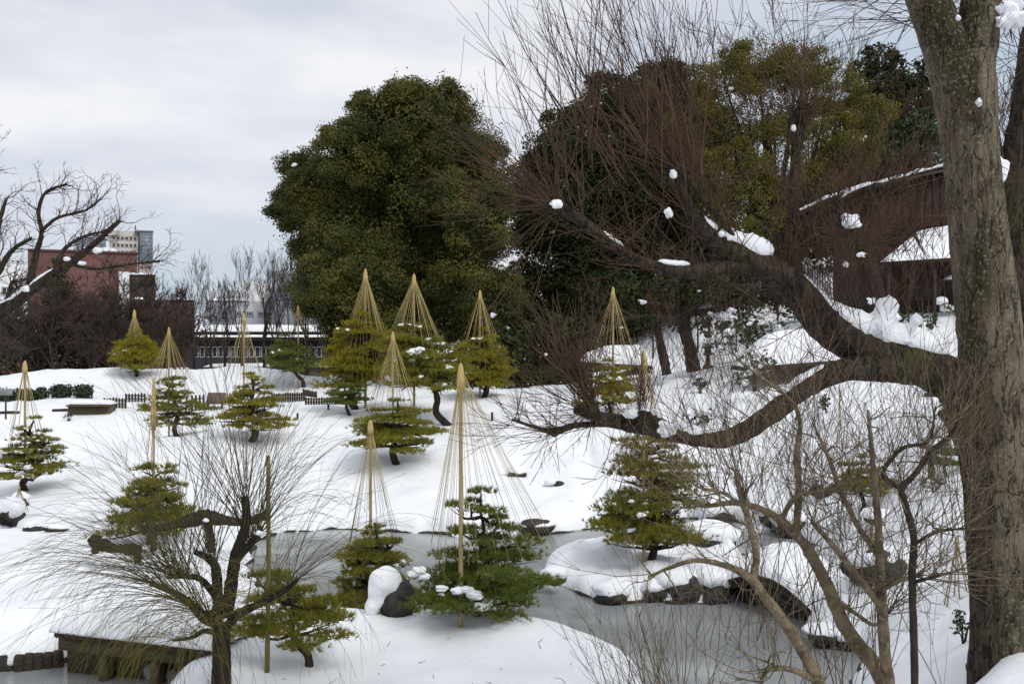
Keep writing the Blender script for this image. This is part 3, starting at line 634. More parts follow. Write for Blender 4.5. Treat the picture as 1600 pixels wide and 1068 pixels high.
evergreen('conifer', 'small dark conifer against the sky left of the big trunk top', 98, [(1372, 92, 24), (1350, 112, 22), (1396, 108, 22), (1370, 140, 30), (1345, 165, 18), (1400, 165, 22)], LEAF_D, .22, 20, base_px=1372, sub=6, bump=.5)
evergreen('conifer', 'dark green conifer between the house roof and the light conifer', 84, [(1240, 340, 60), (1300, 290, 44), (1320, 240, 40), (1190, 400, 70), (1120, 430, 60), (1265, 385, 40)], LEAF_D, .22, 18, base_px=1230, sub=6, bump=.4)
evergreen('conifer', 'green conifer above the house roof beside the big trunk', 80, [(1425, 215, 30), (1405, 245, 26), (1450, 235, 30), (1440, 190, 22)], LEAF_S, .2, 16, base_px=1425, sub=6, bump=.5)
evergreen('conifer', 'dark conifer beyond the big trunk at the right edge', 80, [(1640, 250, 60), (1660, 180, 50), (1640, 330, 60)], LEAF_D, .22, 16, base_px=1640, sub=6, bump=.5)
evergreen('conifer', 'deep green conifer low beneath the broad blackish evergreen', 66, [(800, 545, 40), (835, 520, 42), (865, 560, 40), (900, 540, 46), (950, 560, 36), (780, 500, 26)], LEAF_D, .2, 18, base_px=850, sub=5, snowdots=7)

evergreen('conifer', 'dark green conifer closing the gap behind the light conifer', 102, [(1330, 250, 46), (1300, 330, 50), (1360, 290, 50), (1420, 285, 40), (1240, 330, 60), (1180, 300, 50), (1460, 250, 40), (1320, 190, 36)], LEAF_D, .18, 24, base_px=1310, sub=7, bump=.45)
evergreen('conifer', 'dark conifer filling the hill gap right of the light conifer', 92, [(1385, 160, 40), (1420, 170, 40), (1360, 210, 44), (1440, 130, 34), (1400, 230, 46), (1460, 190, 40), (1460, 100, 26)], LEAF_D, .17, 22, base_px=1410, sub=7, bump=.5)
evergreen('conifer', 'dark conifer low behind the pollarded trunk', 72, [(1330, 350, 44), (1360, 390, 40), (1300, 390, 36), (1390, 330, 36), (1340, 310, 34), (1300, 330, 36)], LEAF_D, .17, 22, base_px=1340, sub=6, bump=.5)
evergreen('evergreen_bush', 'dark snow dusted bush below the path railing', 62, [(1195, 455, 30), (1230, 475, 26), (1165, 470, 28), (1130, 455, 26), (1260, 490, 20), (1290, 500, 16)], LEAF_D, .13, 30, trunk=False, base_px=1200, sub=6, bump=.5, snowdots=7)
evergreen('evergreen_bush', 'snow dusted olive bush left of the shelter under the great limb', 47, [(1150, 520, 24), (1180, 535, 22), (1125, 530, 20), (1210, 520, 20), (1165, 505, 18)], LEAF_S, .09, 40, trunk=False, base_px=1160, sub=6, bump=.5, snowdots=7)
evergreen('evergreen_bush', 'twiggy dark bush in front of the shelter under the great limb', 41, [(1172, 566, 16), (1203, 576, 15), (1160, 588, 14), (1228, 582, 12), (1190, 556, 12)], LEAF_S, .08, 40, trunk=False, base_px=1190, sub=6, bump=.5, snowdots=10)
evergreen('evergreen_bush', 'low dark bush beside the pollarded trunk foot', 44, [(1395, 500, 16), (1420, 505, 18), (1450, 500, 16), (1365, 505, 14)], LEAF_S, .09, 40, trunk=False, base_px=1405, sub=5, bump=.5, snowdots=8)
def bare_tree_mesh(H, lev, up=.12, ang=.5, nb=(2, 4), r=.14, ratio=.68, stem=.34, rmin=.012, n=4):
    b = MB(); c = MB(); c.tube([[0, 0, -.4], [0.05, 0, H * stem * .5], [0, .03, H * stem]], [r * 1.25, r, r * .8], 7, .05)
    for q in range(rng.integers(3, 6)): grow(b, [0, 0, H * stem * rng.uniform(.75, 1)], tilt(UP, rng.uniform(.15, .6)), H * .34 * rng.uniform(.8, 1.15), r * .6, lev, .22, up, nb, ang, ratio, 5, n, rmin)
    a = c.build('trunk', BARK); a2 = b.build('twigs', TWIGD); m_ = (a.data, a2.data); bpy.data.objects.remove(a); bpy.data.objects.remove(a2); return m_
def place_bare(meshes, name, label, g, s=(1, 1, 1), rz=0, m=None, group=None):
    t = thing(name, label, 'tree', g, group)
    for nm, me_ in zip(('trunk', 'twigs'), meshes):
        o = bpy.data.objects.new(nm, me_); COL.objects.link(o); o.parent = t; o.scale = s; o.rotation_euler.z = rz
    return t
zel = [bare_tree_mesh(9, 4, .16, .42, (3, 3), .13) for _ in range(3)]
spots = [(272, 104, 420, 'left end'), (303, 92, 418, ''), (330, 96, 420, ''), (352, 90, 424, ''), (378, 98, 410, ''), (412, 92, 398, ''), (432, 96, 404, ''), (452, 90, 412, ''), (480, 92, 390, ''), (505, 98, 440, ''), (535, 92, 450, '')]
for k_, (px, D, pt, _) in enumerate(spots):
    g = on(px, D); h = P(px, pt, D)[2] - g[2]
    place_bare(zel[k_ % 3], 'bare_tree', ('slender bare tree at the left end of the row before the long hall', 'second bare tree from the left in the row before the long hall', 'third bare tree from the left in the row before the long hall', 'fourth bare tree from the left in the row, left of the thin rope cone', 'bare tree of the row directly behind the thin rope cone', 'sixth bare tree from the left, right of the thin rope cone', 'bare tree of the row in front of the white upper block', 'bare tree of the row left of the blue grey windowless hall', 'tallest bare tree of the row, behind the faint rope cone', 'bare tree of the row before the blue grey windowless hall, half under the evergreen', 'last bare tree of the row on the right, beneath the great evergreen')[k_], g, (h / 10.2, h / 10.2, h / 10.2), k_ * 1.3, group='bare trees in a row before the long hall')
thick = [bare_tree_mesh(5, 5, .06, .65, (3, 4), .1, .66, .15, .011, 3) for _ in range(2)]
for k_, (px, D, pt, w, lab) in enumerate([(60, 82, 450, 1.5, 'dense dark brown leafless thicket tree below the left bare tree'), (118, 84, 440, 1.5, 'dense brown leafless thicket tree before the red brown block'), (165, 86, 455, 1.4, 'brown leafless thicket tree between the red brown block and first rope cone'), (25, 88, 480, 1.3, 'low dark leafless thicket tree before the pink house'), (235, 88, 470, 1.5, 'brown leafless tree before the dark brown annex'), (285, 84, 500, 1.1, 'low tan leafless tree left of the long hall'), (200, 90, 430, 1.3, 'brown leafless tree over the white shaft of the annex'), (90, 80, 445, 1.5, 'dark brown thicket tree rising in the middle of the thickets'), (145, 80, 470, 1.5, 'brown thicket tree just left of the first small rope cone'), (35, 80, 470, 1.4, 'dark thicket tree behind the left edge rope cone'), (178, 82, 480, 1.4, 'brown thicket tree right behind the yellowish pine'), (232, 82, 495, 1.4, 'brown thicket tree between the two small rope cones'), (262, 92, 450, 1.2, 'brown leafless tree before the right end of the annex')]):
    g = on(px, D, -.3); h = P(px, pt, D)[2] - g[2]; place_bare(thick[k_ % 2], 'bare_tree', lab, g, (h / 4.6 * w * .75, h / 4.6 * w * .75, h / 4.6), k_ * 2.1)
hedgeb = MB()
evergreen('evergreen_bush', 'very dark evergreen bush under the brown thickets behind the left snow mound', 86, [(30, 560, 40), (80, 555, 42), (130, 560, 42), (60, 590, 30), (160, 575, 26)], LEAF_D, .2, 14, trunk=False, base_px=90, sub=5, bump=.4)
evergreen('conifer', 'dark conifer in front of the red brown block beside the left bare tree', 100, [(92, 420, 14), (90, 440, 18), (95, 460, 22), (92, 405, 9)], LEAF_D, .22, 14, base_px=92, sub=4, bump=.4)
red = [bare_tree_mesh(9, 4, .12, .5, (3, 3), .11, rmin=.014) for _ in range(2)]
for m_ in red: m_[1].materials.clear(); m_[1].materials.append(TWIG)
for k_, (px, D, pt, lab) in enumerate([(1405, 92, 110, 'reddish leafless tree on the hill left of the big trunk'), (1440, 88, 90, 'reddish leafless tree on the hill touching the big trunk'), (1575, 72, 90, 'reddish leafless tree between the two trunks at the right edge'), (1610, 66, 60, 'reddish leafless tree at the far right edge'), (1180, 100, 20, 'tall leafless tree above the light conifer crown'), (1090, 104, 40, 'tall leafless tree above the blackish evergreen'), (1270, 98, 30, 'tall leafless tree right of the upright limb against the sky'), (470, 130, 370, 'far leafless tree behind the left flank of the great evergreen'), (1460, 70, 230, 'short leafless tree by the house roof'), (1360, 70, 250, 'leafless tree behind the pollarded stump'), (1215, 58, 420, 'leafless bush tree left of the snowy path'), (1150, 54, 430, 'leafless bush tree beneath the horizontal bare limb'), (1290, 52, 440, 'leafless bush tree between the path and the great limb'), (1420, 46, 400, 'leafless bush before the house boards'), (1090, 60, 400, 'leafless tree behind the gnarled trunks'), (1020, 62, 420, 'leafless tree left of the gnarled trunks')]):
    g = on(px, D); h = P(px, pt, D)[2] - g[2]; place_bare(red[k_ % 2], 'bare_tree', lab, g, (h / 10.2 * .9,) * 2 + (h / 10.2,), k_ * 1.7)

# ------------------------------------------------------------------ pines and rope cones
def ppine(label, px, py, top, l, r, needle, D=None, **k):
    g = hit(px, py) if D is None else on(px, D)
    D = g[1]; s = D / F
    return g, pine(label, g, (py if D is None else py) * 0 + P(px, top, D)[2] - g[2], (px - l) * s, (r - px) * s, needle, **k)
def pcone(label, apx, apy, D, Rpx, bpy_, base_z, **k):
    a = P(apx, apy, D); s = D / F; hb = P(0, bpy_, D)[2] - base_z
    return rope_cone(label, a, base_z, Rpx * s, hb, **k)
far = dict(nl=.22, nw=.022, k=8, dens=32, pad=1.15)
mid = dict(nl=.155, nw=.013, k=10, dens=62, pad=1.2)
near = dict(nl=.115, nw=.0075, k=13, dens=150)
g, _ = ppine('yellowish dense pine beneath the first rope cone from the left mound', 214, 600, 512, 180, 248, NEED_Y, D=69, layers=8, low=.22, gaps=.0, snow=.05, thick=2.2, shape=.62, **far)
pcone('small rope cone over the yellowish pine by the left snow mound', 210, 485, 69, 30, 575, g[2], n=22, rr=.016, pole_r=.07, fin=.6)
g, _ = ppine('bushy olive pine under the rope cone right of the thin bamboo tip', 278, 682, 578, 222, 318, NEED_O, layers=6, low=.25, snow=.2, gaps=.08, **mid)
pcone('rope cone over the bushy olive pine left of the information board', 264, 512, g[1], 36, 610, g[2], n=26, rr=.011, pole_r=.045)
g, _ = ppine('tiered yellow green pine right of the information board', 392, 690, 572, 340, 440, NEED_Y, layers=7, low=.22, snow=.22, gaps=.05, flatt=.22, trunk_r=.16, **mid)
pcone('rope cone over the tiered pine right of the information board', 381, 490, g[1] + 1.2, 34, 590, g[2], n=20, rr=.011, pole_r=.045)
g, _ = ppine('dark bluish pine with leaning trunk in front of the long hall', 474, 592, 520, 425, 502, NEED_G, D=66, layers=6, low=.35, lean=-1., snow=.08, thick=2, **far)
pcone('faint rope cone of the dark pine in front of the long hall', 466, 478, 66, 22, 525, g[2], n=18, rr=.013, pole_r=.06, fin=.6)
g, _ = ppine('large yellow green pine under the tallest rope cone left of centre', 556, 650, 478, 512, 622, NEED_Y, D=52, layers=9, low=.3, snow=.03, thick=1.8, shape=.55, trunk_r=.2, **mid)
pcone('tallest rope cone, left of the pair before the great evergreen', 571, 422, 52, 62, 600, g[2], n=38, rr=.013, pole_r=.075, fin=.7)
g, _ = ppine('green pine spreading low left of the large yellow green pine', 548, 655, 585, 505, 570, NEED_G, D=50, layers=4, low=.35, snow=.03, thick=1.4, **mid)
g, _ = ppine('broad pine with strongly leaning dark trunk and snow in its top', 702, 664, 498, 600, 730, NEED_O, layers=7, low=.42, lean=-1.4, snow=.45, thick=1.5, shape=.5, trunk_r=.19, **mid)
pcone('tall rope cone, right of the pair before the great evergreen', 647, 430, 48.5, 72, 585, gz(-4.7, 48.5), n=40, rr=.012, pole_r=.065, fin=.7)
g, _ = ppine('yellow green pine under the rope cone at the edge of the dark woods', 755, 618, 505, 705, 806, NEED_Y, D=53, layers=7, low=.22, snow=.12, thick=1.7, shape=.6, **mid)
pcone('rope cone at the edge of the dark woods right of the tall pair', 750, 455, 53, 45, 575, g[2], n=30, rr=.012, pole_r=.06, fin=.6)
g, _ = ppine('flat topped pine with spreading tiers on open snow above the frozen pond', 620, 724, 618, 550, 690, NEED_O, layers=5, low=.30, snow=.03, flatt=.2, gaps=.05, shape=.55, trunk_r=.17, **mid)
pcone('rope cone over the flat topped pine on open snow', 614, 520, g[1], 46, 640, g[2], n=34, rr=.010, pole_r=.05, fin=.5)
g, _ = ppine('tiered dark pine with snow on its pads at the left edge', 40, 766, 648, 0, 103, NEED_O, layers=6, low=.2, snow=.9, flatt=.18, trunk_r=.16, lean=.15, **mid)
pcone('rope cone over the snowy tiered pine at the left edge', 39, 565, g[1], 30, 680, g[2], n=18, rr=.011, pole_r=.06)
g, _ = ppine('wide olive pine behind the bare willow shoots', 232, 850, 712, 165, 305, NEED_O, layers=6, low=.22, snow=.2, gaps=.05, **dict(mid, dens=60, nl=.17, nw=.012))
pcone('slim rope cone rising from the wide olive pine behind the willow', 240, 598, g[1], 14, 700, g[2], n=12, rr=.009, pole_r=.045, fin=1.4)
g, _ = ppine('ragged brownish green pine at the pond edge left of the front pine', 582, 915, 800, 525, 650, NEED_O, D=23.5, layers=7, low=.16, snow=.3, gaps=.0, shape=.4, pad=1.25, **dict(near, dens=170))
pcone('slim rope cone over the ragged pond edge pine left of the front pine', 579, 658, 23.5, 42, 830, g[2], n=22, rr=.008, pole_r=.045, fin=.3)
g9, _ = ppine('full dark green pine in front centre on the snowy point', 746, 974, 756, 655, 856, NEED_G, D=20.9, layers=7, low=.1, snow=.10, flatt=.22, shape=.72, crest=.32, gaps=.04, pad=1.0, trunk_r=.09, **dict(near, dens=130))
gq = P(722, 978, 20.3)
pcone('large rope cone on a thick bamboo pole over the front centre pine', 720, 572, 20.3, 105, 850, gz(gq[0], 20.3), n=36, rr=.0072, pole_r=.052, fin=.55, asym=.35, cx=.25)
g, _ = ppine('yellow green pine under the rope cone behind the lowest bare limb', 950, 655, 560, 905, 1000, NEED_Y, D=44, layers=5, low=.3, snow=.3, thick=1.5, **mid)
pcone('rope cone by the snowy shelter roof behind the bare shoots', 958, 450, 44, 55, 600, g[2], n=26, rr=.011, pole_r=.055, fin=.5)
g, _ = ppine('tall narrow pine laden with ropes on the snowy islet', 1016, 892, 668, 950, 1095, NEED_O, D=27.2, layers=10, low=.14, snow=.3, shape=.30, trunk_r=.12, gaps=.06, **dict(mid, nl=.15, nw=.010, dens=60))
pcone('rope cone over the tall narrow pine on the snowy islet', 1006, 550, 26.9, 52, 760, g[2], n=38, rr=.008, pole_r=.05, fin=.5)
g, _ = ppine('olive pine leaning right beside the slim bamboo pole near the willow', 482, 1035, 875, 365, 555, NEED_O, D=18.5, layers=5, low=.34, lean=-.4, snow=.05, gaps=.12, flatt=.24, trunk_r=.085, **near)
g, _ = ppine('low flat pine on the right bank beyond the bare stems', 1345, 800, 712, 1300, 1400, NEED_O, layers=4, low=.4, snow=.4, flatt=.2, **mid)
g, _ = ppine('small green pine beside the dark lantern left of the big trunk', 1478, 745, 690, 1450, 1505, NEED_G, layers=3, low=.4, snow=.3, **mid)
b = MB(); p0 = hit(417, 1052); p1 = P(419, 712, p0[1]); b.tube([p0 - UP * .2, (p0 + p1) / 2 + [.02, 0, 0], p1], [.048, .043, .037], 8)
o = b.build('bamboo_pole', BAMBOOG, None, True); tag(o, 'greenish bamboo pole standing alone right of the willow trunk', 'pole')

# big snow lumps in the front pine
for k_, (px, py, s_) in enumerate([(735, 930, .26), (690, 905, .2), (652, 890, .16), (748, 945, .22), (715, 922, .2)]):
    pass
t = thing('snow_lump', 'white snow lumps caught in the lower branches of the front centre pine', 'snow', P(735, 930, 19.9))
b = MB()
for k_, (px, py, s_) in enumerate([(742, 930, .15), (716, 922, .12), (752, 947, .15), (730, 921, .12), (655, 890, .12), (645, 896, .1), (662, 900, .1), (690, 918, .1)]): b.blob(P(px, py, 19.95 if px > 670 else 20.3), (s_ * 1.2, s_, s_ * .62), 3, .35, 1.7, seed=k_)
b.build_each('snow', SNOWP, t)

# ------------------------------------------------------------------ garden objects
# hedges
def hedge(label, px0, px1, pt, pb, D, n=16, name='hedge', leaf=LEAF_S):
    g = on((px0 + px1) / 2, D); t = thing(name, label, 'hedge', g); b = MB(); s = D / F; h = (pb - pt) * s; w = (px1 - px0) * s
    for q in range(n): leaves(b, g + np.array([(q / (n - 1) - .5) * (w - h * .6), rng.uniform(-.3, .3), h * .5]), (h * .42, h * .45, h * .52), 60, .1, bump=.3, inner=.2)
    b.build('foliage', leaf, t); c = MB()
    for q in range(6): x = (q / 5 - .5) * w * .8; c.tube([g + [x, 0, -.2], g + [x * 1.03, 0, h * .6]], .04, 4)
    c.build('stems', BARK, t)
    return t
hedge('clipped dark hedge touching the left edge behind the signboard', -30, 62, 608, 628, 61, 22); hedge('thin gappy shrub between the two clipped hedges', 58, 78, 606, 626, 61, 4); hedge('square clipped hedge in the middle of the left plateau', 80, 112, 602, 623, 61, 9); hedge('square clipped hedge nearest to the picket fence', 117, 146, 601, 622, 61, 9)
hedge('long low dark hedge along the crest in front of the woods', 700, 925, 592, 622, 57, 46, leaf=LEAF_D)
# picket fences
def pickets(label, px0, px1, pt, pb, D, n, rot=0):
    g = on(px0, D); e = on(px1, D + rot); t = thing('picket_fence', label, 'fence', g); h = (pb - pt) * D / F
    me0 = None
    for q in range(n):
        p_ = g + (e - g) * q / (n - 1)
        if me0 is None:
            b = MB(); b.prism([(-.055, -.3), (.055, -.3), (.055, h * .9), (0, h), (-.055, h * .9)], -.03, .03); o = b.build('picket', WOODD, None); me0 = o.data
        else: o = bpy.data.objects.new('picket', me0); COL.objects.link(o)
        o.parent = t; o.location = Vector(p_) - t.location + Vector((0, 0, rng.uniform(-.03, .03)))
    for f in (.35, .72): b = MB(); b.tube([g + UP * h * f + [0, .05, 0], e + UP * h * f + [0, .05, 0]], .03, 4); b.build('rail', WOODD, t)
    return t
pickets('short dark picket fence left of the bushy olive pine', 163, 196, 614, 631, 57, 8); pickets('second dark picket fence section stepping up toward the olive pine', 197, 226, 612, 626, 59, 7); pickets('dark pickets seen right behind the bushy olive pine', 300, 318, 604, 630, 57, 4)
pickets('long dark picket fence right of the tiered yellow pine', 425, 475, 614, 628, 60, 15); pickets('short raised dark picket fence before the dark bluish pine', 474, 494, 609, 620, 63, 8); pickets('half buried picket fence left of the low green pine', 478, 540, 618, 630, 57, 16)
# snow lump on fence, info board, bench, signboard, posts
g = on(334, 57); t = thing('information_board', 'slanted brown information board on the snow by the yellow pine', 'sign', g)
b = MB(); V = [P(321, 630, 57), P(350, 630, 57), P(353, 613, 58), P(325, 613, 58)]; V = [np.array(v) for v in V]; V += [v + np.array([0, .08, -.05]) for v in V]; b.add(V, None, [[0, 1, 2, 3], [7, 6, 5, 4], [0, 4, 5, 1], [1, 5, 6, 2], [2, 6, 7, 3], [3, 7, 4, 0]]); b.build('panel', SIGN, t)
for px in (325, 347): b = MB(); q = P(px, 622, 57.6); b.box((q[0], q[1], q[2] - .6), (.1, .1, 1.1)); b.build('leg', WOODD, t)
g = hit(138, 648); t = thing('wooden_box_bench', 'low brown slatted wooden box bench with snow on top left of the rope cone', 'bench', g); s = 54.5 / F
bd = g[1]; zt = P(0, 632, bd)[2]; xa = P(106, 0, bd)[0]; xb = P(172, 0, bd)[0]
b = MB(); wall_box(b, xa, xb, g[2] - .5, zt - .08, bd, bd + .8); b.build('box', WOODM, t)
for q in range(9): b = MB(); x = xa + (xb - xa) * (q + .5) / 9; b.box((x, bd + .3, zt - .04), ((xb - xa) / 9 - .03, 1.2, .09)); b.build('plank', WOODM, t)
b = MB(); patch(b, (xa, bd + .15, zt + .01), (xb, bd + .1, zt + .01), (xb, bd + 1.1, zt + .01), (xa, bd + 1.1, zt + .01), .22, 16, 8); b.build('snow', SNOW, t, True)
g = on(9, 52); t = thing('signboard', 'small grey signboard on a post at the left edge by the hedge', 'sign', g)
b = MB(); q0 = P(9, 640, 52); q1 = P(9, 614, 52); b.tube([q0 - UP * .5, q1], .05, 6); b.build('post', WOODD, t); b = MB(); b.box((q1[0], 51.95, q1[2] + .05), (.75, .06, .32)); b.build('panel', STONE, t)
for k_, (px, py, h, lab) in enumerate([(82, 622, .5, 'short grey post beside the box bench'), (133, 642, .35, 'stub post at the end of the log edging'), (160, 640, .35, 'stub post left of the picket fence foot'), (168, 638, .3, 'second stub post at the picket fence foot'), (513, 640, .3, 'lone stub post on snow below the half buried fence'), (769, 657, .4, 'thin stub post on snow right of the big rope cone'), (465, 653, .25, 'tiny stub on the snow slope right of the tiered pine')]):
    g = hit(px, py); b = MB(); b.tube([g - UP * .2, g + UP * h], [.06, .055], 6); tag(b.build('stub_post', WOODD, None), lab, 'post')
for px0, px1, py, lab in ((82, 122, 643, 'dark log edging right of the box bench'), (-10, 30, 647, 'dark log edging at the left edge')):
    b = MB(); a = hit(px0, py); c = hit(px1, py - 1); b.tube([a + UP * .05, (a + c) / 2 + UP * .08, c + UP * .06], .09, 6, .05); tag(b.build('log_edging', WOODD, None, True), lab, 'log')

# rocks
def prock(label, px, py, wpx, hpx, snow=.6, D=None, seed=0, **k):
    g = hit(px, py) if D is None else P(px, py, D); s = g[1] / F; return rock(label, g, (wpx / 2 * s, wpx / 2 * s * .8, hpx / 2 * s), snow, seed, **k)
g = on(613, 21.6); s = 21.6 / F
t = thing('boulder', 'dark upright boulder with a tall snow cap left of the front pine', 'rock', g)
b = MB(); b.blob(g + UP * .22 + np.array([.10, 0, 0]), (.40, .38, .52), 3, .22, 1.2, seed=4); b.build('stone', ROCK, t, True)
b = MB(); b.blob(g + np.array([-.16, -.05, .66]), (.37, .36, .34), 3, .14, 1.6, seed=6); b.blob(g + np.array([-.30, -.12, .42]), (.22, .26, .26), 3, .2, 1.6, seed=7); b.blob(g + np.array([-.42, -.2, .16]), (.18, .22, .2), 3, .2, 1.6, seed=8); b.build_each('snow_cap', SNOWP, t)
prock('flat snow covered rock on the far shore right of the front pine', 838, 826, 56, 16, .7, seed=2)
prock('small half buried stone on the snow slope below the low limb', 872, 758, 20, 9, 1.0, seed=3, capoff=(-.25, 0)); prock('faint snow bump on the slope right of the big rope cone', 808, 742, 30, 14, 1.1, seed=9)
for k_, (px, py, w, h, sn_, lab) in enumerate([(866, 905, 34, 16, 1.2, 'snowy rock at the left tip of the islet'), (957, 934, 46, 22, .8, 'dark rock at the waterline of the islet left of the slim stems'), (1022, 932, 30, 26, .6, 'dark rock at the waterline below the narrow pine'), (1062, 930, 60, 44, .55, 'wide dark rock at the waterline below the narrow pine'), (1112, 932, 50, 46, .6, 'dark rock at the waterline beside the arched bridge'), (1052, 905, 22, 18, .4, 'small black stone poking from the islet snow'), (1110, 850, 70, 30, 1., 'round snow hump on the islet behind the narrow pine')]):
    prock(lab, px, py, w * 1.15, h * 1.25, sn_, D=EYE * F / (py - 534 + (0 if py > 920 else 22)) - (.42 if py > 920 else 0), seed=20 + k_)
for k_, (px, py, w, h, sn_, lab) in enumerate([(1120, 828, 58, 34, 1.1, 'snow capped rock in the back channel right of the narrow pine'), (1185, 855, 56, 44, .8, 'dark rock with snow cap at the back channel by the arched bridge'), (1240, 838, 60, 40, .9, 'snowy rock on the right bank of the back channel'), (1210, 812, 50, 26, .9, 'low snowy rock above the back channel'), (1290, 1004, 60, 28, .5, 'mossy rock along the right shore by the leaning stems'), (1326, 1016, 40, 26, .6, 'mossy rock at the end of the right shore row'), (1022, 1052, 40, 40, .7, 'dark rock at the right tip of the snowy point'), (1372, 812, 44, 20, .9, 'small dark rock on the right bank slope'), (1290, 770, 50, 30, 1., 'snow covered rock on the right bank beside the low flat pine'), (1370, 900, 90, 50, .7, 'dark hollow rock with snow lid behind the bare stems'), (1395, 575, 20, 10, .3, 'tiny dark stone on the snow below the great limb'), (1455, 618, 22, 16, .3, 'small dark stone beside the bend of the great limb'), (15, 815, 40, 34, .9, 'snowy rock at the left edge by the ice strip'), (30, 790, 26, 26, .7, 'dark rock under the tiny stick cone at left'), (55, 828, 36, 16, .9, 'low snowy rock on the ice strip at left'), (90, 828, 36, 14, .9, 'low snowy rock at the right end of the ice strip')]):
    prock(lab, px, py, w, h, sn_, seed=40 + k_)
for k_, (px, py, w, h) in enumerate([(5, 1046, 40, 30)]): prock('black rock at the bottom left shore under the snow edge', px, py, w, h, .9, seed=70)
# left wooden bridge
t = thing('wooden_bridge', 'low wooden bridge under thick snow at the bottom left', 'bridge', (-7.7, 20, 0))
A = np.array([-8.95, 19.4, .90]); B_ = np.array([-5.70, 18.6, .80]); back = np.array([.65, 2.7, .0])
n_ = 24
for k_ in range(n_):
    f = (k_ + .5) / n_; c = A + (B_ - A) * f; r_ = .07 * rng.uniform(.85, 1.15)
    b = MB(); j_ = rng.uniform(-.05, .04); b.tube([c + back / 2.7 * j_, c + back], r_, 8); b.build('deck_log', WOODD, t)
dn = nrm(B_ - A)
b = MB(); q = back / 2.76 * .16; b.add([A + q - UP * .1, B_ + q - UP * .1, B_ + q - UP * .34, A + q - UP * .34] + [v + back * .08 for v in (A + q - UP * .1, B_ + q - UP * .1, B_ + q - UP * .34, A + q - UP * .34)], None, [[0, 3, 2, 1], [4, 5, 6, 7], [0, 1, 5, 4], [3, 7, 6, 2], [0, 4, 7, 3], [1, 2, 6, 5]]); b.build('beam', WOODM, t)
for f in (.28, .62, .8):
    for yy in (.28, .44): c = A + (B_ - A) * f + nrm(back) * yy; b = MB(); b.tube([c * [1, 1, 0] - UP * .4, c - UP * .1], .10, 8, .04); b.build('post', WOODM, t)
b = MB(); c = (A + B_) / 2 + back / 2.77 * .62; b.box((c[0], c[1], .2), (3.5, .2, 1.15), math.atan2(dn[1], dn[0])); b.build('under_deck_shade', WOODD, t)  # dark board added behind the beam to stand for the shade beneath the deck
for k_, (f, z_) in enumerate(((.55, .10), (.70, .06), (.86, .05))): c = A + (B_ - A) * f + nrm(back) * .6; b = MB(); b.blob((c[0], c[1], z_), (.2, .16, .2), 2, .3, seed=k_); b.build('stone', STONE, t)
b = MB(); up_ = UP * .05; patch(b, A + up_ - dn * .06 - back * .01, B_ + up_ + dn * .15 - back * .01, B_ + up_ + back * 1.25 + dn * .3, A + up_ + back * 1.25 - dn * .1, .36, 60, 20, .3, 2.6, pw=14); b.build('snow', SNOW, t, True)
t = thing('log_revetment', 'row of upright dark log ends holding the snowy bank at bottom left', 'log wall', (-9.6, 20.2, 0))
for k_ in range(5):
    x, y = z0(36 + 15 * k_, 1043 - 1.6 * k_); b = MB(); h_ = .26 + .07 * rng.random(); b.tube([[x, y - .15, -.3], [x, y - .15, 0], [x, y - .15, h_], [x, y - .14, h_ + .05]], [.11, .11, .105, .08], 10, .02); b.build('log', WOODD, t)
# arched earth bridge on the right
t = thing('arched_bridge', 'small arched log bridge under snow joining the islet to the right bank', 'bridge', (P(1200, 0, 25)[0], 25, 0))
A = np.array([*z0(1128, 938), 0.]); B_ = np.array([*z0(1275, 985), 0.]); back = np.array([1.5, 2.6, 0])
arc = lambda f: A + (B_ - A) * f + UP * (.42 + .50 * math.sin(math.pi * f) - .1 * f)
for k_ in range(17): f = (k_ + .5) / 17; c = arc(f); b = MB(); b.tube([c, c + back], .085, 8); b.build('deck_log', WOODD, t)
for o_ in (.1, .5, .9): b = MB(); b.tube([arc(f) + back * o_ - UP * .16 for f in np.linspace(0, 1, 12)], .10, 6); b.build('beam', WOODM, t)
b = MB(); b.prism([(-1.05, -.2), (1.05, -.2), (1.0, .55), (.5, .80), (0, .86), (-.5, .80), (-1.0, .62)], -.06, .06); dn = nrm(B_ - A); cc = (A + B_) / 2 + back * .16; b.V = [np.stack([cc[0] + v[:, 0] * dn[0] - v[:, 1] * dn[1], cc[1] + v[:, 0] * dn[1] + v[:, 1] * dn[0], v[:, 2]], -1) for v in b.V]; b.build('earth_face', ROCK, t)
for f in (.06, .94): c = arc(f) + back / 2; b = MB(); b.blob((c[0], c[1], .0), (.38, 1.5, .5), 3, .25, seed=int(f * 50)); b.build('abutment', ROCK, t, True)
b = MB(); xs_ = np.linspace(-.03, 1.02, 8)
for a, c in zip(xs_[:-1], xs_[1:]): patch(b, arc(a) + UP * .06 - back * .02, arc(c) + UP * .06 - back * .02, arc(c) + UP * .06 + back * 1.05, arc(a) + UP * .06 + back * 1.05, .28, 8, 14, .2, 1.6, pw=30)
b.build('snow', SNOW, t, True)
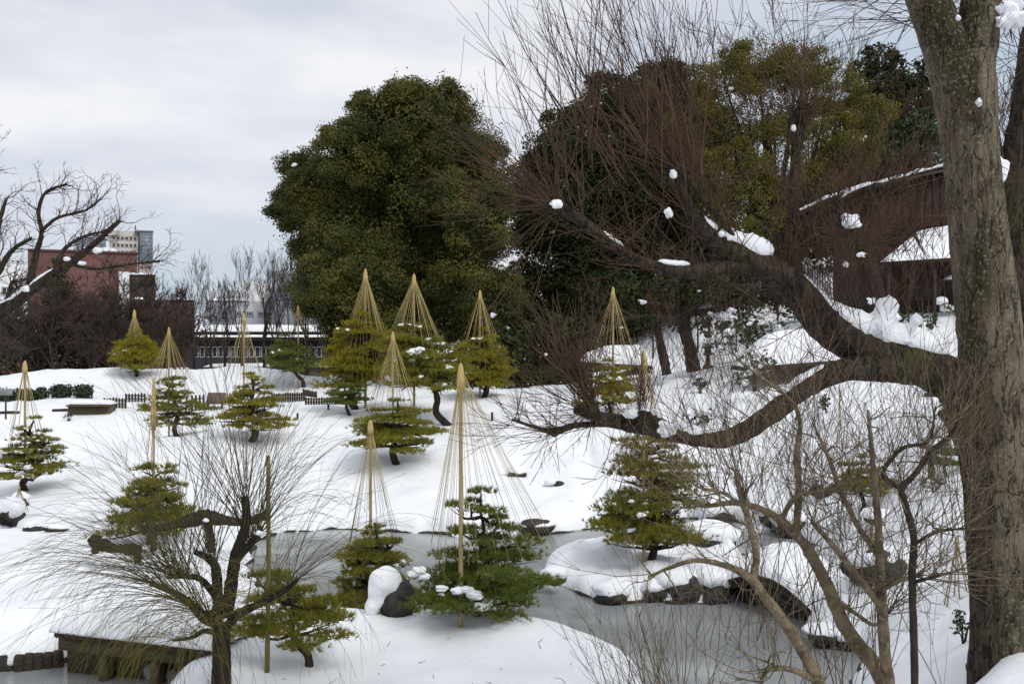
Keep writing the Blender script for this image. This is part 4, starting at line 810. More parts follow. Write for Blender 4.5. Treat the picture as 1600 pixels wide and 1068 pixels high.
# mossy broken logs behind the willow
t = thing('mossy_log', 'broken mossy log lying across the snow left of the willow', 'log', P(180, 855, 26.5))
b = MB(); limb(b, [(x, y, z, w * .72) for x, y, z, w in [(142, 838, 26.3, 9), (150, 846, 26.3, 15), (168, 853, 26.3, 12), (185, 857, 26.3, 8), (205, 858, 26.3, 13), (220, 860, 26.3, 11)]], 10, .12); b.build('log', BARKM, t, True)
b = MB(); limb(b, [(147, 842, 26.2, 5), (149, 852, 26.2, 6), (149, 864, 26.2, 6)], 8, .1); b.build('stub', BARKM, t, True)
b = MB(); limb(b, [(214, 858, 26.2, 5), (215, 866, 26.2, 6), (215, 878, 26.2, 6)], 8, .1); b.build('stub', BARKM, t, True)
t = thing('mossy_log', 'long gnarled mossy log behind the upper willow limbs', 'log', P(320, 815, 27))
b = MB(); limb(b, [(x, y, z, w * .72) for x, y, z, w in [(222, 828, 27.5, 9), (260, 822, 27.5, 9), (300, 812, 27.5, 14), (325, 808, 27.5, 17), (350, 812, 27.5, 11), (385, 815, 27.5, 9), (418, 803, 27.5, 10)]], 10, .12); limb(b, [(x, y, z, w * .72) for x, y, z, w in [(325, 812, 27.5, 9), (328, 835, 27.5, 9), (330, 862, 27.5, 8)]], 8, .1); limb(b, [(x, y, z, w * .72) for x, y, z, w in [(240, 826, 27.5, 7), (240, 860, 27.5, 7)]], 8, .1); b.build('log', BARKM, t, True)
# shelters with snowy roofs, lanterns
def shelter(label, eave, ridge_, D, dz, nposts=4):
    (lx, ly), (rx, ry) = eave; (ax, ay), (bx, by) = ridge_
    e0 = P(lx, ly, D); e1 = P(rx, ry, D); r0 = P(ax, ay, D + dz); r1 = P(bx, by, D + dz); f0 = e0 + [0, 2 * dz, 0]; f1 = e1 + [0, 2 * dz, 0]
    t = thing('garden_shelter', label, 'shelter', ((e0[0] + e1[0]) / 2, D + dz, gz((e0[0] + e1[0]) / 2, D + dz)))
    b = MB(); V = np.array([e0, e1, f1, f0, r0, r1]); b.add(np.vstack([V, V - UP * .18]), [[0, 4, 3], [1, 2, 5], [6, 9, 10], [7, 11, 8]], [[0, 1, 5, 4], [2, 3, 4, 5], [6, 10, 11, 7], [8, 11, 10, 9], [0, 6, 7, 1], [2, 8, 9, 3], [0, 3, 9, 6], [1, 7, 8, 2]]); b.build('roof', WOODD, t)
    b = MB(); u = UP * .02; patch(b, e0 + u, e1 + u, r1 + u, r0 + u, .32, 20, 10, .2, 1.3, pw=14); patch(b, f1 + u, f0 + u, r0 + u, r1 + u, .32, 14, 8, .2, pw=14); patch(b, e1 + u, f1 + u, r1 + u, r1 + u + [.02, 0, 0], .3, 10, 8, .2, pw=14); patch(b, f0 + u, e0 + u, r0 + u, r0 + u - [.02, 0, 0], .3, 10, 8, .2, pw=14); b.build('roof_snow', SNOWP, t, True)
    for c in (e0, e1, f0, f1):
        p_ = c * .86 + (e0 + f1) / 2 * .14; b = MB(); b.tube([[p_[0], p_[1], gz(p_[0], p_[1]) - .2], [p_[0], p_[1], p_[2] - .12]], .09, 7); b.build('post', WOODD, t)
shelter('small garden shelter with snowy hipped roof behind the cone at the shoots', ((912, 566), (1020, 572)), ((950, 545), (1000, 545)), 56, 1.6)
shelter('snowy roofed shelter peeking out under the great limb', ((1170, 574), (1328, 562)), ((1210, 524), (1258, 521)), 43, 1.7)
def lantern(label, px, D, py_top, s=1.):
    g = on(px, D); h = P(px, py_top, D)[2] - g[2]; t = thing('stone_lantern', label, 'lantern', g)
    def lat(nm, prof, m, k=8): b = MB(); b.tube([g + UP * h * z for z, _ in prof], [h * r for _, r in prof], k); b.build(nm, m, t)
    lat('base', [(-.05, .2), (.1, .2), (.14, .12)], ROCK); lat('shaft', [(.14, .08), (.5, .075)], ROCK); lat('platform', [(.5, .1), (.58, .2), (.62, .2)], ROCK, 6); lat('fire_box', [(.62, .13), (.8, .13)], ROCK, 6); lat('roof', [(.8, .27), (.84, .25), (.95, .07), (1., .03)], ROCK, 6)
    b = MB(); b.blob(g + UP * h * .93, (h * .25, h * .25, h * .12), 2, .2, flat=-.5); b.build_each('snow_cap', SNOWP, t)
lantern('dark stone lantern with snow on its roof left of the big trunk', 1455, 27, 686); lantern('dark stone lantern between the trunks behind the shelter snow', 1106, 52, 536)
# stick cones
def sticks(label, px, py, top, w, n=6, D=None):
    g = hit(px, py); s = g[1] / F; a = P(px, top, g[1]); t = thing('stick_cone', label, 'stick cone', g)
    for q in range(n):
        an = 6.28 * q / n + .3; e_ = g + np.array([math.cos(an) * w * s, math.sin(an) * w * s, 0]); e_[2] = gz(e_[0], e_[1]) - .05; top_ = a + (a - e_) * .08
        b = MB(); b.tube([e_, top_], .013, 5); b.build('stick', BAMBOO, t)
    b = MB(); b.tube([a - UP * .05, a + UP * .04], .035, 6); b.build('tie', STRAW, t)
sticks('small cone of bamboo sticks left of the big trunk foot', 1495, 935, 845, 20, 6); sticks('cone of bamboo sticks behind the thick bare stems', 1362, 905, 830, 28, 9); sticks('tiny stick cone over a stone at the left edge', 30, 800, 762, 14, 7)
sticks('tall thin bamboo sticks tied together behind the twigs under the great limb', 1312, 730, 610, 5, 3)
# small shrubs
def shrub(label, px, py, h_px, w_px, leaf=LEAF_S, dens=70, sz=.07, snow=2):
    g = hit(px, py); s = g[1] / F; t = thing('small_shrub', label, 'shrub', g); b = MB(); c = MB(); n = MB()
    for q in range(7):
        d = np.array([rng.uniform(-.5, .5) * w_px * s, rng.uniform(-.3, .3) * w_px * s, rng.uniform(.35, .95) * h_px * s]); c.tube([g - UP * .1, g + d * [.4, .4, .5], g + d], [.015, .012, .006], 4)
        leaves(b, g + d, .2 * h_px * s, dens, sz, bump=.4, inner=.1)
        if q < snow: n.blob(g + d + UP * .1 * h_px * s, (.2 * w_px * s, .16 * w_px * s, .1 * w_px * s), 2, .3, seed=q)
    c.build('stems', BARK, t); b.build('foliage', leaf, t)
    if snow: n.build_each('snow', SNOWP, t)
shrub('small green shrub on snow below the narrow tree trunks', 1094, 615, 28, 26); shrub('small snowy shrub left of the low limb elbow', 1085, 672, 34, 44, snow=4); shrub('leafy evergreen sprig beside the big trunk foot', 1506, 1005, 50, 44, snow=0, sz=.035, dens=200)
shrub('small evergreen shrub under the great limb beside the thin bamboo sticks', 1292, 645, 30, 20); shrub('yellowish shrub by the house foot', 1500, 500, 30, 60, LEAF_L); shrub('snowy evergreen shrub right of the big trunk', 1592, 560, 60, 30, snow=5); shrub('low shrub on the right bank behind the stems', 1460, 770, 26, 30); shrub('small snowy twiggy shrub on the left slope', 108, 658, 10, 14, snow=0)
shrub('tiny pine seedling on the islet edge snow', 1015, 918, 20, 12, NEED_O, snow=0, sz=.04)
# mid distance dark trees between shelter and path
t = thing('gnarled_tree', 'gnarled dark tree with two trunks and snowy branches behind the narrow pine', 'tree', on(1070, 50))
b = MB(); c = MB(); sn = MB()
for rows in ([(1042, 585, 50, 8), (1035, 550, 50, 7), (1028, 510, 50, 6), (1040, 470, 50, 5), (1075, 440, 50, 3)], [(1085, 580, 50, 11), (1078, 545, 50, 10), (1070, 505, 50, 9), (1080, 470, 50, 7), (1120, 440, 50, 4)], [(1070, 505, 50, 6), (1020, 495, 49.5, 5), (970, 498, 49, 3)], [(1078, 490, 50, 6), (1130, 480, 49.5, 5), (1180, 455, 49, 3)], [(1085, 480, 50, 5), (1090, 440, 50, 4), (1080, 400, 50, 2)]):
    q, r = limb(b, rows, 8, .08)
    for _ in range(9): j = rng.integers(len(q) // 3, len(q)); grow(c, q[j], tilt(q[j] - q[j - 1], .8), rng.uniform(1, 2.2), .035, 3, .4, .02, (2, 4), .7, .65, 4, 3, .009)
for k_ in range(9): p_ = P(rng.uniform(970, 1190), rng.uniform(450, 545), 49.3); s_ = rng.uniform(.08, .2); clump(sn, p_, s_ * 1.5, s_ * .9, 5)
b.build('trunk', BARK, t, True); c.build('twigs', TWIGD, t); sn.build_each('snow', SNOWP, t)
cr = MB()
for k_ in range(22): leaves(cr, P(rng.uniform(980, 1180), rng.uniform(440, 520), 49.8 + rng.uniform(-1, 1)), rng.uniform(.35, .8), 26, .13, bump=.4, inner=.2)
cr.build('crown', LEAF_D, t)

# ------------------------------------------------------------------ bare foreground trees
def shoot(mb, p, d, Ln, r, n=6, curve=UP * .06, wig=.05, side=3, rmin=.003, k=4, sl=.35, sang=.5):
    pts = [np.array(p, float)]; rad = [r]; d = nrm(d); ds = []
    for q in range(n): d = nrm(d + curve + rv() * wig); pts.append(pts[-1] + d * Ln / n); rad.append(max(rmin, r * (1 - .8 * (q + 1) / n))); ds.append(d)
    mb.tube(pts, rad, k)
    for _ in range(side):
        j = rng.integers(1, n); dd = tilt(ds[j], rng.uniform(.5, 1.2) * sang); l2 = Ln * sl * rng.uniform(.5, 1.2)
        m_ = pts[j] + dd * l2 * .5 + rv() * .02 * l2; dd = nrm(dd + curve * 2 + rv() * .1); mb.tube([pts[j], m_, m_ + dd * l2 * .5], [max(rmin, rad[j] * .6), max(rmin, rad[j] * .45), rmin * .8], 3)
def fan(mb, c, ax, n, L0, L1, r, sp, **k):
    r = r * .72
    for _ in range(int(n * .62)): shoot(mb, c + rv() * .05, nrm(nrm(ax) + rv() * sp), rng.uniform(L0, L1), r * rng.uniform(.7, 1.2), **k)
def dpx(dx, dy, dz=0.): return np.array([dx, dz, -dy], float)

t = thing('bare_tree', 'massive grey trunked bare tree at right with a great snowy limb reaching left', 'tree', on(1570, 14))
b = MB()
limb(b, [(1592, 1040, 14, 78), (1584, 1000, 14, 62), (1580, 930, 14, 55), (1572, 820, 14, 53), (1562, 700, 14, 51), (1552, 580, 14, 49), (1540, 460, 14, 46), (1528, 350, 14, 43), (1518, 250, 14, 41), (1508, 150, 14, 46), (1498, 90, 14, 50)], 28, .015, 7)
limb(b, [(1508, 160, 14, 34), (1480, 80, 14, 34), (1450, 0, 14, 32), (1425, -80, 14, 28), (1400, -180, 14, 22)], 18, .025); limb(b, [(1510, 160, 14, 34), (1525, 70, 14, 32), (1535, -20, 14, 30), (1545, -150, 14, 24)], 18, .025)
b.build('trunk', TRUNK, t, True)
b = MB(); limb(b, [(1550, 1150, 13.75, 34), (1540, 1040, 13.75, 26), (1535, 960, 13.75, 18), (1528, 860, 13.75, 17), (1524, 760, 13.75, 19), (1518, 690, 13.75, 26), (1500, 635, 13.75, 34)], 16, .03)
qa, ra = limb(b, [(1530, 690, 13.8, 36), (1505, 610, 13.75, 38), (1450, 576, 13.7, 32), (1390, 558, 13.6, 31), (1335, 538, 13.5, 29), (1290, 508, 13.4, 28), (1258, 470, 13.3, 26), (1222, 432, 13.2, 23), (1165, 404, 13.1, 19), (1112, 372, 13., 15), (1082, 332, 13., 12), (1066, 292, 13., 10), (1062, 268, 13., 9)], 16, .03, 7)
qb, rb = limb(b, [(1185, 412, 13.1, 14), (1120, 420, 13., 12), (1060, 424, 12.9, 11), (1010, 412, 12.8, 9), (960, 385, 12.7, 8), (915, 350, 12.6, 9), (872, 322, 12.5, 9)], 12, .04)
qc, rc = limb(b, [(1245, 440, 13.3, 15), (1238, 390, 13.3, 11), (1240, 320, 13.3, 9), (1243, 250, 13.3, 8), (1248, 205, 13.3, 11), (1252, 182, 13.3, 12)], 12, .04)
qd, rd = limb(b, [(1480, 585, 13.75, 20), (1430, 580, 13.65, 22), (1375, 574, 13.45, 22), (1310, 580, 13.2, 18), (1250, 610, 13., 17), (1200, 650, 12.9, 16), (1140, 684, 12.8, 14), (1075, 684, 12.7, 11), (1020, 665, 12.6, 17), (975, 660, 12.6, 13), (930, 650, 12.6, 9), (900, 638, 12.5, 8)], 14, .05, 7)
qe, re_ = limb(b, [(975, 660, 12.6, 8), (930, 662, 12.6, 5), (895, 665, 12.6, 5), (866, 674, 12.6, 6), (840, 668, 12.6, 3), (800, 655, 12.5, 2)], 8, .05)
qf, rf_ = limb(b, [(1238, 400, 13.3, 8), (1280, 345, 13.2, 7), (1320, 312, 13.1, 6), (1365, 292, 13., 6), (1395, 292, 13., 6)], 8, .06)
qg, rg = limb(b, [(1150, 400, 13.1, 7), (1145, 370, 13., 6), (1100, 310, 12.9, 5), (1060, 260, 12.9, 4), (1040, 235, 12.9, 4)], 8, .06)
for px, py, D_, w in ((1062, 266, 13., 17), (872, 322, 12.5, 14), (1252, 186, 13.3, 17), (1000, 655, 12.6, 20), (1045, 285, 13, 12), (866, 674, 12.6, 8), (925, 640, 12.5, 12), (1398, 296, 13., 9)): s_ = w / F * D_; b.blob(P(px, py, D_), (s_, s_, s_), 2, .35, 1.8, seed=int(px))
b.build('limb', BARKM, t, True)
sn = MB()
i_ = lambda f, q: f * (len(q) - 1)
ridge(sn, qa, ra, i_(.12, qa), i_(.44, qa), .85, .78, 1); ridge(sn, qa, ra, i_(.37, qa), i_(.54, qa), .5, .42, 8); ridge(sn, qa, ra, i_(.61, qa), i_(.73, qa), .80, .95, 2); ridge(sn, qa, ra, i_(.735, qa), i_(.79, qa), .55, .6, 5); ridge(sn, qb, rb, i_(.28, qb), i_(.44, qb), .7, .5, 11); ridge(sn, qb, rb, i_(.62, qb), i_(.74, qb), .7, .55, 12); ridge(sn, qf, rf_, i_(.45, qf), i_(.75, qf), .7, .6, 13); ridge(sn, qd, rd, i_(.30, qd), i_(.44, qd), .5, .35, 14); ridge(sn, qd, rd, i_(.60, qd), i_(.68, qd), .8, .9, 3); ridge(sn, qd, rd, i_(.73, qd), i_(.80, qd), .9, 1.1, 4)
for k_, (px, py, D_, w, h) in enumerate([(1052, 272, 12.8, 7, 9), (870, 318, 12.35, 11, 9), (1240, 200, 13.1, 5, 8), (985, 645, 12.45, 14, 10), (1045, 332, 12.9, 8, 10), (1530, 160, 13.3, 6, 8), (1497, 28, 13.4, 5, 5), (1560, 262, 14.6, 12, 26), (1430, 500, 13.4, 12, 14), (1380, 500, 13.4, 20, 40), (1378, 475, 13.4, 12, 18), (1585, 30, 13.6, 30, 16), (1570, 15, 13.8, 22, 18), (1128, 366, 12.9, 7, 6), (1140, 372, 12.9, 5, 5), (1042, 670, 12.5, 16, 14)]):
    clump(sn, P(px, py, D_), w * D_ / F, h * D_ / F)
sn.build_each('snow', SNOWP, t)
tw = MB(); kw = dict(side=5, rmin=.003, k=4, wig=.08, sang=.7)
K1, K2, K3, K4 = P(1060, 265, 13), P(872, 322, 12.5), P(1252, 182, 13.3), P(925, 635, 12.5)
fan(tw, K1, dpx(-.5, -1), 24, 1.2, 3.4, .012, .30, **kw); fan(tw, K1, dpx(.2, -1), 20, .8, 2.2, .010, .35, **kw); fan(tw, K1, dpx(-1, -.5), 22, 1., 3.2, .011, .26, **kw)
fan(tw, K2, dpx(-1, -.55), 34, .8, 2.3, .010, .32, **kw); fan(tw, K2, dpx(-1, .1), 22, .8, 1.9, .009, .25, **kw); fan(tw, K2, dpx(-.4, -1), 22, .8, 2.4, .010, .3, **kw); fan(tw, K2, dpx(-.7, .6), 16, .8, 1.8, .008, .3, curve=UP * -.01, side=4, rmin=.0035)
fan(tw, K3, dpx(-.2, -1), 30, .8, 2.2, .010, .38, **kw); fan(tw, K3, dpx(.8, -.6), 20, .6, 1.6, .009, .35, **kw); fan(tw, K3, dpx(-1, -.3), 20, .6, 1.8, .009, .35, **kw)
fan(tw, K4, dpx(-.75, -1), 60, .6, 1.8, .008, .24, **kw); fan(tw, K4, dpx(-.1, -1), 34, .6, 1.7, .008, .28, **kw); fan(tw, K4, dpx(-1, -.2), 18, .5, 1.4, .007, .3, **kw)
fan(tw, P(866, 674, 12.6), dpx(-1, -.1), 12, .5, 1.5, .006, .3, side=5, rmin=.003, curve=UP * .01); fan(tw, P(866, 674, 12.6), dpx(-.3, 1), 10, .4, 1.0, .005, .5, side=3, rmin=.003, curve=UP * -.02); fan(tw, P(800, 655, 12.5), dpx(-1, -.2), 8, .3, .8, .004, .4, side=4, rmin=.003)
fan(tw, P(1398, 296, 13), dpx(.2, -1), 26, .5, 2.0, .009, .45, **kw); fan(tw, P(1040, 235, 12.9), dpx(-.5, -1), 18, .8, 2.2, .009, .3, **kw); fan(tw, P(1000, 650, 12.5), dpx(.1, -1), 36, .5, 1.6, .008, .42, **kw); fan(tw, P(1000, 668, 12.5), dpx(-.2, 1), 14, .4, 1.3, .006, .4, curve=UP * -.01, side=4, rmin=.003)
for q, n, l0, l1 in ((qa, 70, .5, 1.9), (qb, 60, .6, 2.0), (qc, 40, .4, 1.6), (qd, 90, .4, 1.5), (qf, 26, .4, 1.3), (qg, 30, .5, 1.6), (qe, 24, .3, 1.)):
    for _ in range(n):
        j = rng.integers(len(q) // 4 if q is qa else 2, len(q)); d = nrm(q[j] - q[j - 1]); dn_ = nrm(UP * rng.uniform(.1, 1.0) + d * rng.uniform(-.2, .8) + rv() * .45)
        if q is qd and rng.random() < .35: dn_[2] *= -.8
        shoot(tw, q[j], dn_, rng.uniform(l0, l1), .0062 * rng.uniform(.6, 1.4), **kw)
# long pale shoots rising toward the sky on the left of the crown
for _ in range(46):
    p_ = P(rng.uniform(880, 1120), rng.uniform(190, 330), 13 + rng.uniform(-.8, .8)); shoot(tw, p_, nrm(dpx(rng.uniform(-.9, .1), -1, rng.uniform(-.2, .2))), rng.uniform(1.4, 3.2), .011, n=7, side=6, rmin=.0035)
for q, n in ((P(1455, -20, 14), 18), (P(1430, 10, 14), 14), (P(1540, 30, 14), 16)):
    for _ in range(n): shoot(tw, q + rv() * .25, nrm(dpx(rng.uniform(-1.4, .4), rng.uniform(-.6, .5), rng.uniform(-.5, .3))), rng.uniform(.8, 2.4), .008, side=6, rmin=.003, curve=UP * .01)
for _ in range(46): shoot(tw, P(rng.uniform(1495, 1600), rng.uniform(80, 760), 13.2), nrm(dpx(rng.uniform(-1, 1), rng.uniform(-.4, .9), -.3)), rng.uniform(.5, 1.4), .005, side=4, rmin=.0025, curve=UP * -.015)
for _ in range(130): shoot(tw, P(rng.uniform(1250, 1485), rng.uniform(330, 500), 13.1), nrm(dpx(rng.uniform(-.9, .9), -1, rng.uniform(-.3, .1))), rng.uniform(.5, 1.8), .0055, side=5, rmin=.0028, wig=.1, sang=.8)
tw.build('twigs', TWIG, t)
# second dark trunk at the right edge
t = thing('bare_tree', 'second dark trunk at the right edge with snow lodged in its fork', 'tree', on(1585, 18))
b = MB(); limb(b, [(1592, 720, 18, 34), (1590, 560, 18, 28), (1588, 420, 18, 24), (1582, 330, 18, 24), (1588, 260, 18, 24), (1605, 180, 18, 26), (1620, 80, 18, 26), (1640, -60, 18, 22)], 14, .03); limb(b, [(1584, 330, 18, 16), (1560, 270, 18, 14), (1548, 200, 18, 12), (1545, 100, 18, 10), (1550, -20, 18, 8)], 12, .03); b.build('trunk', BARKM, t, True)
b = MB(); s_ = 17.5 / F; clump(b, P(1563, 260, 17.4), 13 * s_, 30 * s_); clump(b, P(1590, 20, 17.2), 34 * s_, 20 * s_); b.build_each('snow', SNOWP, t)
b = MB()
for _ in range(40): shoot(b, P(rng.uniform(1570, 1620), rng.uniform(0, 320), 17.8), nrm(rv() + UP * .4), rng.uniform(.8, 2.2), .009, side=5, rmin=.004)
b.build('twigs', TWIG, t)
# pollarded stump tree
g = on(1385, 46); t = thing('pollarded_tree', 'pollarded dark trunk with snow on its head before the wooden house', 'tree', g)
b = MB(); q, r = limb(b, [(1394, 555, 46, 17), (1388, 530, 46, 17), (1378, 500, 46, 16), (1366, 450, 46, 14), (1352, 405, 46, 15), (1338, 372, 46, 18), (1333, 358, 46, 16)], 12, .08); b.build('trunk', BARK, t, True)
b = MB(); s_ = 45.5 / F
for k_, (px, py, w, h) in enumerate([(1328, 345, 16, 13), (1345, 397, 8, 5), (1322, 413, 6, 6), (1362, 470, 6, 6)]): clump(b, P(px, py, 45.2), w * s_, h * s_)
b.build_each('snow', SNOWP, t)
b = MB(); fan(b, P(1335, 372, 45.8), dpx(0, -1), 60, 1.2, 4.2, .022, .5, side=4, rmin=.008); fan(b, P(1335, 380, 45.8), dpx(-1, -.2), 34, 1.2, 3.7, .022, .4, side=4, rmin=.008); fan(b, P(1340, 380, 45.8), dpx(1, -.2), 34, 1.2, 3.7, .022, .4, side=4, rmin=.008); fan(b, P(1345, 400, 45.8), dpx(-.2, .4), 30, .8, 2., .016, .6, side=3, rmin=.008, curve=UP * -.04)
b.build('twigs', TWIG, t)

# willow at the front left
t = thing('willow', 'bare black trunked willow with arching shoots at the front left', 'tree', on(345, 17))
b = MB(); W_ = 17.
limb(b, [(346, 1120, W_, 17), (346, 1060, W_, 15), (346, 1000, W_, 14), (345, 960, W_, 14)], 14, .04)
lim = [limb(b, r_, 9, .06)[0] for r_ in (
    [(346, 975, W_, 12), (340, 930, W_, 9), (338, 895, W_ + .1, 8), (330, 875, W_ + .2, 6), (305, 862, W_ + .3, 4)],
    [(350, 975, W_, 12), (360, 920, W_, 10), (368, 870, W_, 9), (378, 840, W_, 8), (385, 810, W_, 7), (382, 775, W_, 6)],
    [(343, 975, W_, 9), (318, 965, W_ - .1, 7), (295, 940, W_ - .2, 6), (270, 925, W_ - .2, 5), (235, 910, W_ - .2, 4)],
    [(340, 935, W_, 6), (315, 905, W_ + .1, 5), (290, 900, W_ + .1, 4), (265, 900, W_ + .2, 4)],
    [(350, 980, W_, 9), (370, 960, W_ - .2, 8), (400, 945, W_ - .3, 6), (440, 925, W_ - .4, 5), (465, 905, W_ - .5, 3)],
    [(366, 880, W_, 6), (390, 850, W_ + .1, 6), (405, 838, W_ + .1, 5)],
    [(343, 990, W_, 5), (320, 985, W_ - .3, 4), (300, 995, W_ - .5, 3), (270, 1000, W_ - .6, 2)],
    [(340, 940, W_, 6), (330, 960, W_ - .5, 4), (318, 955, W_ - .6, 3), (300, 945, W_ - .8, 3)])]
b.build('trunk', BARKK, t, True)
sn = MB()
for k_, (px, py, w) in enumerate([(352, 968, 5), (405, 832, 7), (322, 812, 6)]): clump(sn, P(px, py, W_ - .15), w * W_ / F, w * W_ / F * .7)
sn.build_each('snow', SNOWP, t)
def wshoot(mb, p, d, Ln, r, g_, n=9, side=3, rmin=.0024):
    pts = [np.array(p, float)]; rad = [r]; d = nrm(d)
    for q in range(n): d = nrm(d + np.array([0, 0, -g_ * (q + 1) / n]) + rv() * .035); pts.append(pts[-1] + d * Ln / n); rad.append(max(rmin, r * (1 - .85 * (q + 1) / n)))
    mb.tube(pts, rad, 4)
    for _ in range(side):
        j = rng.integers(2, n); dd = tilt(pts[j + 1 if j < n else j] - pts[j - 1], .45); l2 = Ln * rng.uniform(.15, .4); a = pts[j]; m_ = [a]
        for q in range(4): dd = nrm(dd - UP * g_ * .45 + rv() * .04); a = a + dd * l2 / 4; m_.append(a)
        mb.tube(m_, [rmin * 1.1, rmin, rmin * .9, rmin * .8, rmin * .7], 3)
sh = MB(); sy = MB()
for q in lim[:2] + lim[5:6] + lim[3:4]:
    for _ in range(30):
        j = rng.integers(len(q) // 2, len(q)); a = rng.normal(0, .42); wshoot(sh, q[j], (math.sin(a) * 1.05 + (.1 if q is lim[1] else -.12), rng.uniform(-.35, .35), 1), rng.uniform(1.6, 3.9), rng.uniform(.005, .010), rng.uniform(.0, .14), side=3)
for q in (lim[2], lim[3], lim[7]):
    for _ in range(42):
        j = rng.integers(len(q) // 3, len(q)); a = rng.uniform(-1.5, -.25); wshoot(sh, q[j], (math.sin(a) * 1.2, rng.uniform(-.5, .5), abs(math.cos(a)) + .15), rng.uniform(1.6, 3.6), rng.uniform(.005, .009), rng.uniform(.12, .34))
for q in (lim[4], lim[5]):
    for _ in range(32):
        j = rng.integers(len(q) // 3, len(q)); a = rng.uniform(.1, 1.2); wshoot(sh, q[j], (math.sin(a), rng.uniform(-.4, .4), abs(math.cos(a)) + .2), rng.uniform(1.4, 3.), rng.uniform(.004, .008), rng.uniform(.06, .34))
for q in (lim[6], lim[2], lim[7], lim[4]):
    for _ in range(34):
        j = rng.integers(len(q) // 3, len(q)); wshoot(sy, q[j], (rng.uniform(-1, .5 if q is not lim[4] else 1), rng.uniform(-.7, .2), rng.uniform(-.1, .6)), rng.uniform(1., 2.6), .0045, rng.uniform(.35, .6), side=5)
sh.build('shoots', WILLOW, t); sy.build('hanging_shoots', WILLOWY, t)
# bare tree at the left edge
t = thing('bare_tree', 'knobbly bare tree leaning in from the left edge with snow along its limb', 'tree', on(-70, 30))
b = MB(); D = 30.
q1, r1 = limb(b, [(-90, 700, D, 22), (-60, 590, D, 17), (-20, 508, D, 12), (30, 468, D, 9), (75, 433, D, 7), (110, 411, D, 6.5), (140, 387, D, 5), (187, 345, D, 3)], 10, .08)
ls = [limb(b, [(x, y, z, w * .62) for x, y, z, w in r_], 7, .09)[0] for r_ in ([(105, 412, D, 5), (150, 420, D, 4), (200, 413, D, 3), (250, 408, D, 3)], [(45, 455, D, 9), (55, 400, D, 8), (65, 365, D, 6), (60, 330, D, 5), (72, 300, D, 4), (104, 288, D, 3)], [(66, 360, D, 5), (90, 340, D, 4), (130, 330, D, 3), (150, 318, D, 3)], [(-40, 540, D, 12), (-20, 460, D, 10), (0, 420, D, 8), (20, 390, D, 6), (50, 372, D, 4)], [(-20, 470, D, 9), (-8, 420, D, 7), (-4, 360, D, 6), (10, 310, D, 4)], [(90, 420, D, 6), (100, 390, D, 5), (130, 370, D, 4), (160, 362, D, 3)], [(10, 470, D, 6), (20, 440, D, 5), (28, 450, D, 3)])]
b.build('trunk', BARKM, t, True)
c = MB()
for q in ls + [q1[len(q1) // 2:]]:
    for _ in range(20): j = rng.integers(len(q) // 3, len(q)); grow(c, q[j], tilt(q[j] - q[j - 1], .7), rng.uniform(.3, .85), .017, 2, .45, .08, (2, 3), .7, .62, 4, 3, .005)
c.build('twigs', TWIGD, t)
sn = MB(); ridge(sn, q1, r1, len(q1) * .33, len(q1) * .60, .65, .5, 3)
for k_, (px, py, w) in enumerate([(105, 405, 6), (152, 392, 7), (128, 411, 6), (40, 452, 8)]): sn.blob(P(px, py, D - .1), (w * D / F, w * D / F * .7, w * .6 * D / F), 2, .3, seed=k_)
sn.build_each('snow', SNOWP, t)
t = thing('bare_tree', 'fine leafless tree crown poking in at the upper left edge', 'tree', on(-90, 40))
b = MB(); c = MB(); limb(b, [(-120, 640, 40, 14), (-110, 450, 40, 10), (-90, 330, 40, 6), (-60, 270, 40, 4)], 8, .05); b.build('trunk', BARK, t, True)
for _ in range(13): grow(c, P(rng.uniform(-95, -60), rng.uniform(240, 320), 40), nrm(dpx(1, rng.uniform(-.9, .3), rng.uniform(-.4, .4))), rng.uniform(.8, 1.3), .015, 3, .3, .05, (2, 3), .5, .6, 4, 3, .006)
c.build('twigs', TWIGD, t)
t = thing('bare_tree', 'small twisted dark tree before the pink house', 'tree', on(18, 70)); b = MB(); c = MB()
for r_ in ([(22, 600, 70, 4), (10, 575, 70, 3), (20, 560, 70, 2), (5, 545, 70, 2)], [(12, 580, 70, 3), (-5, 570, 70, 2), (-10, 550, 70, 2)], [(20, 560, 70, 2), (40, 548, 70, 1.5), (50, 535, 70, 1)]): limb(b, r_, 6, .05)
for _ in range(14): grow(c, P(rng.uniform(-10, 45), rng.uniform(540, 575), 70), tilt(UP, .8), 1.1, .03, 2, .5, .05, (2, 3), .7, .6, 4, 3, .012)
b.build('trunk', BARK, t, True); c.build('twigs', TWIGD, t)

# bare stems in the right foreground
def stems(label, rows_list, base_px, D, m=TWIGG, tw_n=24, l0=.3, l1=1.2, fine=True, name='bare_shrub'):
    t = thing(name, label, 'shrub', on(base_px, D)); b = MB(); c = MB(); qs = []
    for rows in rows_list:
        q, r = limb(b, [(x, y, D + dz, w * (.64 if i_ < len(rows) - 1 else .45)) for i_, (x, y, dz, w) in enumerate(rows)], 9, .07); qs.append(q)
        for _ in range(tw_n):
            j = rng.integers(len(q) // 4, len(q)); d = nrm(q[j] - q[j - 1]); shoot(c, q[j], nrm(d * .5 + UP * .45 + rv() * .55), rng.uniform(l0, l1), .0045 * rng.uniform(.6, 1.5), n=6, side=4, rmin=.0018, wig=.10, k=4, sang=.8)
        for _ in range(5):
            j = rng.integers(len(q) // 3, len(q)); grow(c, q[j], nrm(UP * .4 + rv()), rng.uniform(.25, .5), .009, 2, .7, .1, (2, 3), .8, .65, 5, 4, .0022)
    b.build('stem', m, t, True); c.build('twigs', TWIGG, t); return t
